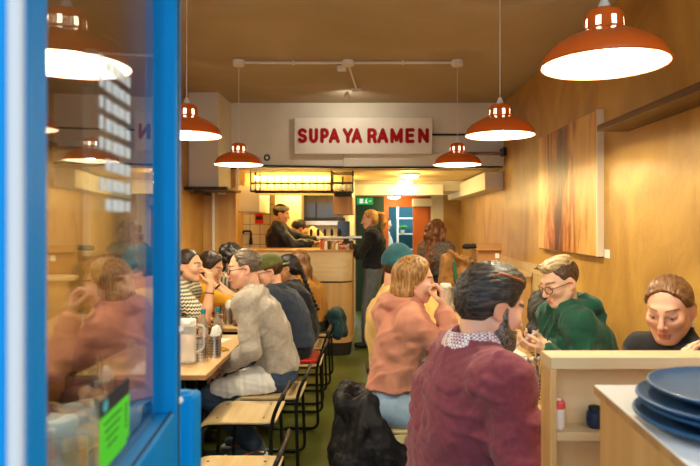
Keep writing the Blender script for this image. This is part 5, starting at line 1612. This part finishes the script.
def braid(m):
    def fn(o, J, X, org):
        s = SDF(); a = X(0, -.105, -.02); b = J['NB'] - J['F'] * .13 - V(0, 0, .06); c = J['WC'] - J['F'] * .14
        for i in range(11):
            t = i / 10.; p = a * (1 - t) ** 2 + 2 * t * (1 - t) * b + t * t * c
            s.ball(p + J['L'] * (.008 if i % 2 else -.008), .026 * (1 - .4 * t), .010)
        sdf_obj('braid', s, .007, m, o, org)
    return fn
def earbud(o, J, X, org):
    mb = MB(); mb.sphere(tuple(X(-.083, -.030, .036) - org), .0042, 10, 8); obj('earpiece', mb, RED, o)
def apron(o, J, X, org):
    """cloth laid over the near thigh"""
    s = SDF(); h, k = J['HJ'][1], J['K'][1]
    s.cone(h + (k - h) * .18, h + (k - h) * .82, .116, .092, .02)
    n = V(0, -.62, .78); c = h + (k - h) * .5
    s.cut(f_plane(c + n * .030, -n), .01)
    s.disp(lambda p: folds(p, 3, .08, 5) * .007)
    sdf_obj('lap_cloth', s, .006, PAPER, o, org)

def trainer(o, an, f, org):
    l = np.cross(V(0, 0, 1), f)
    for sg in (-1, 1):
        mb = MB(); mb.tube([tuple(an + f * a + l * sg * w + V(0, 0, h) - org) for a, w, h in ((-.05, .041, -.035), (0, .044, -.02), (.05, .040, -.045), (.12, .036, -.055))], .006, 6); obj('orange_trim', mb, ORANGE, o)
    mb = MB(); mb.obox(an - f * .055 + V(0, 0, -.03) - org, f * .008, l * .016, (0, 0, .010)); obj('white_tab', mb, WHITE, o)
    mb = MB(); mb.obox(an + f * .055 + V(0, 0, -.068) - org, f * .135, l * .042, (0, 0, .009)); obj('sole', mb, WHITEM, o, bevel=.008)
P = person
# ---- left row, aisle side (facing the left wall)
P('person', dict(label='man in grey wool jumper and spectacles on a stool at the left table', hip=(-.575, 3.82, .545), face=PI, yaw=PI + .24, head=at(244, 268.5, 3.80), pitch=8, scale=1.0, girth=.95, bow=.01, vox=.005, seed=1,
  skin=SK_PINK, brow=srgb(110, 90, 70), lid=.6, hair=('receding', H_GREYBR), glasses=dict(), top=dict(name='jumper', mat=GREYW, e=.020, fold=.009, wl=.12, collar='crew'), legs=dict(mat=JEAN), shoes=TRAIN,
  lh=at(227, 366, 3.68), rh=at(226, 368, 3.84), lh_dir=(-.8, .5, -.2), rh_dir=(-.8, -.5, -.2), lh_curl=.9, rh_curl=.9, shoe_fn=trainer, foot={1: (-.72, 3.76, .13), -1: (-.80, 3.98, .10)}, nb=(.01, 0, -.01), extra=[apron]))
P('person', dict(label='man in olive cap and navy sweatshirt beside the man in grey', hip=(-.55, 4.60, .535), face=PI, yaw=PI + .2, head=at(269, 271, 4.62), pitch=14, girth=1.03, bow=.03, vox=.006, seed=2, skin=SK_PINK, brow=BR, lid=.7,
  hair=('short', H_BROWN), hat=dict(kind='cap', name='cap', mat=OLIVE, bill=-1), glasses=dict(), top=dict(name='sweatshirt', mat=NAVYS, e=.020, fold=.009), legs=dict(mat=DARKT), shoes=SHOEB, stub=BR,
  lh=V(-.92, 4.56, .80), rh=V(-.94, 4.76, .80), foot={1: (-.80, 4.55, .08), -1: (-.80, 4.77, .08)}))
P('person', dict(label='black-haired woman with a long braid and black top, beyond the cap man', hip=(-.56, 5.20, .53), face=PI, head=at(288, 268, 5.22), yaw=PI - .1, pitch=14, fem=1, vox=.007, seed=3, skin=SK_TAN, brow=(.02, .015, .01), lid=.6,
  hair=('tied', H_BLACK), top=dict(name='top', mat=BLKT, e=.014), legs=dict(mat=DARKT), shoes=SHOEB, lh=V(-.92, 5.15, .80), rh=V(-.92, 5.33, .80), extra=[braid(H_BLACK)]))
P('person', dict(label='person with long light-brown hair and mustard top nearest the bar', hip=(-.53, 5.77, .53), face=PI * .88, head=at(299, 263, 5.72), yaw=PI * .80, pitch=12, fem=1, vox=.007, seed=4, skin=SK_FAIR, brow=BR, lid=.5,
  hair=('long', H_LTBR), hair_len=.17, top=dict(name='shirt', mat=MUST, e=.016), legs=dict(mat=DARKT), shoes=SHOEB, lh=V(-.86, 5.62, .80), rh=V(-.84, 5.85, .80)))
# ---- left bench (facing the aisle)
P('person', dict(label='woman in a zigzag striped tee with tied-back hair on the left bench', hip=(-1.60, 4.32, .48), face=0., head=at(189, 266, 4.32), yaw=-.12, pitch=2, fem=1, vox=.0055, seed=5, skin=SK_MID, brow=BR, lid=.3, nose=1.1,
  hair=('bun', H_DKBROWN), top=dict(name='tee', mat=STRT, e=.016, sleeve=.32, fold=.006), legs=dict(mat=DARKT), shoes=SHOEB,
  rh=at(211, 285, 4.16), rh_hint=V(.35, -.35, -1), rh_dir=(-.25, .2, 1), rh_pn=(-.9, .2, -.2), rh_curl=.75, lh=V(-1.18, 4.44, .80), lh_dir=(.6, -.6, .1), extra=[watch(-1, .003, BLACKM, 'bracelet', .06)]))
P('person', dict(label='person in amber top with a black watch and hands raised to the face', hip=(-1.55, 4.84, .48), face=0., head=at(211, 267, 4.86), yaw=-.1, pitch=22, fem=1, vox=.006, seed=6, skin=SK_MID, brow=BR, lid=.8,
  hair=('bob', H_DKBROWN), hair_len=.06, top=dict(name='shirt', mat=MUSTL, e=.015, sleeve=.55, cuff=False), legs=dict(mat=DARKT), shoes=SHOEB,
  rh=at(212, 284, 4.74), rh_hint=V(.5, -.1, -1), rh_dir=(-.1, .3, 1), rh_pn=(-1, .2, 0), rh_curl=.8, lh=at(216, 282, 4.92), lh_hint=V(.6, .2, -1), lh_dir=(-.2, -.2, 1), lh_pn=(-1, 0, 0), lh_curl=.8, extra=[watch(-1, .008, BLACKM, 'watch', .05, .03)]))
P('person', dict(label='person with dark curly hair and a grey striped shirt at left, bending down', hip=(-1.50, 5.38, .48), face=0., head=at(231, 260, 5.36), yaw=-.05, pitch=34, vox=.007, seed=7, skin=SK_TAN, brow=(.02, .015, .01), lid=.9,
  hair=('curly', H_BLACK), top=dict(name='shirt', mat=STRG, e=.018), legs=dict(mat=DARKT), shoes=SHOEB, rh=V(-1.12, 5.28, .80), lh=V(-1.10, 5.48, .80)))
P('person', dict(label='brown-haired woman in rust top on the left bench, hand at her chin', hip=(-1.66, 3.62, .48), face=0., head=at(123, 277, 3.62), yaw=.0, pitch=18, fem=1, vox=.006, seed=8, skin=SK_FAIR, brow=BR, lid=.7,
  hair=('bob', H_BROWN), hair_len=.10, top=dict(name='top', mat=RUST, e=.015), legs=dict(mat=DARKT), shoes=SHOEB, rh=at(132, 294, 3.52), rh_hint=V(.5, -.2, -1), rh_dir=(-.25, .3, 1), rh_pn=(-.9, .2, 0), rh_curl=.9, lh=V(-1.2, 3.72, .80)))
P('person', dict(label='person in brown jumper reaching over the nearest left table behind the glass', hip=(-1.66, 2.22, .48), face=.05, head=at(2, 280, 2.25), yaw=0, pitch=20, vox=.007, seed=9, skin=SK_MID, brow=BR, lid=.7,
  hair=('short', H_DKBROWN), top=dict(name='jumper', mat=RUST, e=.018), legs=dict(mat=fabric('dark_green_trousers', srgb(30, 52, 36), .2)), shoes=SHOEB, rh=V(-1.18, 2.25, .80), lh=V(-1.16, 2.42, .84)))
# ---- right row, aisle side (facing the right wall)
P('person', dict(label='woman in a pink hoodie and pale jeans with hand to her nose', hip=(.10, 3.20, .545), face=0., head=at(415, 280, 3.15), yaw=.0, pitch=8, fem=1, girth=.98, vox=.0045, seed=10, skin=SK_PINK, brow=srgb(130, 90, 56), lid=.85, nose=1.1, bow=.0,
  hair=('bob', H_BLOND), hair_len=.085, top=dict(name='hoodie', mat=PINKH, e=.022, fold=.010, wl=.13, collar='hood', hem=-.03), legs=dict(mat=JEANL, e=.02), shoes=SHOEB,
  hands=.98, rh=at(443, 308, 3.05), rh_hint=V(.6, -.1, -1), rh_dir=(-.05, .2, 1), rh_pn=(-1, .1, .1), rh_curl=1.3, lh=V(.62, 3.30, .80), lh_dir=(1, 0, -.1), foot={1: (.42, 3.28, .08), -1: (.40, 3.10, .08)}, extra=[strings(WHT)]))
P('person', dict(label='person in teal beanie and pale yellow sweatshirt behind the pink hoodie', hip=(.12, 3.88, .535), face=0., head=at(399, 270, 3.82), yaw=.05, pitch=16, vox=.006, seed=11, skin=SK_PINK, brow=BR, lid=.7, bow=.02, girth=1.0,
  hair=('short', H_BROWN), hat=dict(kind='beanie', name='beanie', mat=TEALB), top=dict(name='sweatshirt', mat=YELT, e=.022, fold=.009), legs=dict(mat=JEAN), shoes=SHOEB,
  rh=V(.36, 3.74, 1.10), rh_hint=V(.6, -.3, -1), rh_dir=(-.3, .3, .9), rh_pn=(-.9, .2, -.1), rh_curl=.9, lh=V(.62, 3.95, .80)))
P('person', dict(label='bearded man in burgundy jumper seen from behind in the right foreground', hip=(.235, 1.80, .555), face=.15, head=at(491, 306, 1.78), yaw=.30, pitch=18, hs=.97, scale=1.06, girth=1.10, bow=-.005, shw=1.08, vox=.0042, hvox=.004, seed=12, skin=SK_PINK, brow=BR, lid=.6, stub=(.12, .10, .09),
  hair=('beard_cut', H_PEPPER), beard=BEARD, glasses=dict(up=1, w=2.2, mat=mat('tortoise', srgb(150, 84, 40), .3)), top=dict(name='jumper', mat=BURG, e=.022, fold=.013, wl=.20, collar='crew', collar_mat=CHECK), legs=dict(mat=DARKT), shoes=SHOEB,
  rh=V(.62, 1.62, .80), rh_dir=(1, .1, 0), rh_hint=V(.1, -.55, -1), lh=V(.66, 1.95, .80), lh_dir=(1, -.1, 0), nb=(-.012, -.01, .016), foot={1: (.46, 1.95, .08), -1: (.44, 1.68, .08)}, extra=[earbud]))
# ---- right bench
def phone_bits(o, J, X, org):
    pass
P('person', dict(label='person in green hoodie with bleached hair and round glasses, looking at a phone', hip=(1.20, 3.08, .48), face=PI * 1.05, head=at(560, 282, 3.0), yaw=PI * 1.10, pitch=20, fem=.6, vox=.0042, seed=13, skin=SK_FAIR, brow=srgb(110, 80, 50), lid=.8, girth=.98, shw=.96,
  top_hair=H_BLEACH, hair=('quiff', HIDK), glasses=dict(w=1.2, mat=mat('brown_frame', srgb(96, 58, 26), .3)), top=dict(name='hoodie', mat=GREENH, e=.022, fold=.010, wl=.12, collar='hood'), legs=dict(mat=DARKT), shoes=SHOEB,
  lh=at(545, 350, 2.84), lh_dir=(-1, .05, .16), lh_pn=(0, .55, .8), lh_curl=.75, rh=at(548, 345, 2.97), rh_dir=(-1, -.1, .16), rh_pn=(0, -.5, .8), rh_curl=.75, lh_hint=V(.2, -.35, -1), rh_hint=V(.1, .5, -1), extra=[strings(GREENH), watch(1, .0028, mat('beads', srgb(210, 170, 120), .5), 'bracelet', .035, .027)]))
P('person', dict(label='woman in charcoal turtleneck with earring behind the shelf unit, looking down', hip=(1.27, 2.36, .48), face=PI * 1.12, head=at(669, 309, 2.26), yaw=PI * 1.27, pitch=15, fem=1, vox=.0040, hvox=.004, seed=14, skin=SK_PINK, brow=srgb(96, 62, 40), lid=.75, browt=.0030, nose=1.08, hs=1.03,
  hair=('bun', H_PULL), top=dict(name='turtleneck', mat=CHARC, e=.018, fold=.006, collar='turtle'), legs=dict(mat=DARKT), shoes=SHOEB, lh=V(.92, 2.26, .80), rh=V(.90, 2.5, .80), extra=[earring(-1)]))
P('person', dict(label='person in dark top at the right picture edge beside the turtleneck woman', hip=(1.30, 1.86, .48), face=PI, head=at(738, 322, 1.86), yaw=PI, pitch=10, fem=1, vox=.006, seed=15, skin=SK_FAIR, brow=BR, lid=.5,
  hair=('bob', H_BROWN), top=dict(name='top', mat=BLKT, e=.016), legs=dict(mat=DARKT), shoes=SHOEB, lh=V(.93, 1.80, 1.02), lh_hint=V(0, -.3, -1), lh_dir=(.1, .1, 1), lh_pn=(1, 0, 0), rh=V(.95, 2.02, .80)))
# ---- staff and standing guests
P('person', dict(label='cook in black jacket and white mesh headband standing behind the bar', stand=True, hip=(-1.16, 7.78, .93), face=0., head=at(281.5, 214, 7.72), yaw=0., pitch=14, vox=.008, seed=16, skin=SK_TAN, brow=(.02, .015, .01), lid=.6, shw=1.05,
  hair=('short', H_BLACK), hat=dict(kind='headband', name='mesh_headband', mat=NETW), top=dict(name='jacket', mat=mat('black_shell', srgb(26, 30, 36), .42, noise=.3, nscale=(12, 12, 12)), e=.022, fold=.012), legs=dict(mat=DARKT), shoes=SHOEB, rh=V(-.72, 7.60, 1.27), lh=V(-.66, 7.78, 1.28)))
P('person', dict(label='cook in cream tee leaning over behind the bar, dark hair', stand=True, hip=(-.72, 8.32, .93), face=PI * 1.15, nb=(.13, 0, .10), head=at(299, 229, 8.2), yaw=PI * 1.1, pitch=32, vox=.008, seed=17, skin=SK_TAN, brow=(.02, .015, .01), lid=.9,
  hair=('short', H_BLACK), top=dict(name='tee', mat=CREAMT, e=.02, sleeve=.34), legs=dict(mat=DARKT), shoes=SHOEB, rh=V(-1.18, 8.22, 1.25), lh=V(-1.16, 8.05, 1.22)))
P('person', dict(label='blond woman with ponytail in black jacket standing at the end of the bar', stand=True, hip=(.035, 7.42, .90), face=PI * 1.0, head=at(370, 219.5, 7.38), yaw=PI * .98, pitch=8, fem=1, vox=.008, seed=18, skin=SK_FAIR, brow=srgb(130, 90, 50), lid=.4,
  hair=('pony', H_GOLD), top=dict(name='jacket', mat=BLKT, e=.026, fold=.012, hem=.02), legs=dict(mat=GREYJ, e=.026), shoes=SHOEB, lh=V(-.30, 7.25, 1.30), lh_dir=(-1, 0, .1), rh=V(-.28, 7.5, 1.22)))
P('person', dict(label='woman with long chestnut hair and patterned top standing at the side counter', stand=True, hip=(.76, 6.55, .90), face=.75, head=at(437, 231, 6.5), yaw=.85, pitch=12, fem=1, vox=.008, seed=19, skin=SK_FAIR, brow=BR, lid=.4,
  hair=('longcurl', H_CHEST), hair_len=.36, top=dict(name='blouse', mat=PATT, e=.024, fold=.01), legs=dict(mat=DARKT), shoes=SHOEB, lh=V(1.02, 6.85, 1.12), rh=V(1.10, 6.40, 1.12)))
P('person', dict(label='person in white shirt half hidden by the far doorway jamb', stand=True, hip=(.30, 11.3, .90), face=0., head=V(.30, 11.3, 1.52), yaw=0., pitch=10, vox=.012, seed=20, skin=SK_FAIR, brow=BR,
  hair=('short', H_DKBROWN), top=dict(name='shirt', mat=WHT, e=.02), legs=dict(mat=DARKT), shoes=SHOEB))
# phone in the green hoodie's hands
t = empty('phone', at(524.5, 340.5, 2.89), 'pale blue phone held in both hands by the person in green', 'phone', rz=0)
c = obj('case', MB().box(-.036, .036, -.0045, .0045, -.072, .072), mat('phone_case', srgb(196, 176, 180), .35), t, bevel=.003)
obj('screen', MB().box(-.033, .033, .0042, .0056, -.067, .067), emit('phone_screen', srgb(150, 190, 215), .35), t)
t.rotation_euler = (Matrix.Rotation(R(-28), 3, 'Z') @ Matrix(((0, -.6, .8), (1, 0, 0), (0, .8, .6)))).to_euler()

# ------------------------------------------------------------------ lights
def area(name, loc, size, energy, col, rot=(0, 0, 0), sy=None):
    ld = bpy.data.lights.new(name, 'AREA'); ld.energy = energy; ld.color = col; ld.size = size
    if sy: ld.shape = 'RECTANGLE'; ld.size_y = sy
    o = bpy.data.objects.new(name, ld); COL.objects.link(o); o.location = loc; o.rotation_euler = rot; return o
WARMK = (1., .72, .26)
area('rack_strip', (-.92, YB + .12, 2.10), .95, 15, WARMK, (R(35), 0, 0), .03)
for x, y, e in ((.49, 7.35, 13), (.49, 8.40, 8), (.40, 10.0, 7)):
    ld = bpy.data.lights.new('passage_light', 'POINT'); ld.energy = e; ld.color = WARMK; ld.shadow_soft_size = .1
    o = bpy.data.objects.new('passage_light', ld); COL.objects.link(o); o.location = (x, y, (ZK if y < 9 else 1.985) - .13)
for x, y, e in ((-1.1, 8.3, 16), (-.45, 8.0, 15)):
    ld = bpy.data.lights.new('kitchen_light', 'POINT'); ld.energy = e; ld.color = WARMK; ld.shadow_soft_size = .1
    o = bpy.data.objects.new('kitchen_light', ld); COL.objects.link(o); o.location = (x, y, ZK - .12)
ld = bpy.data.lights.new('sign_spot', 'SPOT'); ld.energy = 9; ld.color = (1., .90, .72); ld.spot_size = R(150); ld.spot_blend = 1.; ld.shadow_soft_size = .03
o = bpy.data.objects.new('sign_spot', ld); COL.objects.link(o); o.location = (-.235, 6.08, 2.79); o.rotation_euler = (R(66), 0, 0)
ld = bpy.data.lights.new('back_room_light', 'POINT'); ld.energy = 40; ld.color = (.75, .95, 1.); ld.shadow_soft_size = .2
o = bpy.data.objects.new('back_room_light', ld); COL.objects.link(o); o.location = (.6, 11.0, 2.05)
w = bpy.data.worlds.new('world'); SC.world = w; w.use_nodes = True
bg = w.node_tree.nodes['Background']; bg.inputs['Color'].default_value = (.76, .88, 1., 1); bg.inputs['Strength'].default_value = 1.7

# ------------------------------------------------------------------ camera
cd = bpy.data.cameras.new('camera'); cam = bpy.data.objects.new('camera', cd); COL.objects.link(cam)
cam.location = (0, 0, CZ); cam.rotation_euler = (R(90), 0, 0)
cd.sensor_width = 36.; cd.sensor_fit = 'HORIZONTAL'; cd.lens = 36. * F_PX / 700.
cd.shift_x = (350 - VX) / 700.; cd.shift_y = (VY - 233) / 700.
cd.dof.use_dof = True; cd.dof.focus_distance = 2.9; cd.dof.aperture_fstop = 5.0
cd.clip_start = .01
SC.camera = cam
SC.view_settings.view_transform = 'Standard'; SC.view_settings.look = 'None'; SC.view_settings.gamma = 1.; SC.view_settings.use_curve_mapping = False
SC.view_settings.exposure = .5
SC.cycles.max_bounces = 10; SC.cycles.transparent_max_bounces = 16; SC.cycles.sample_clamp_indirect = 6.
SC.cycles.use_denoising = True
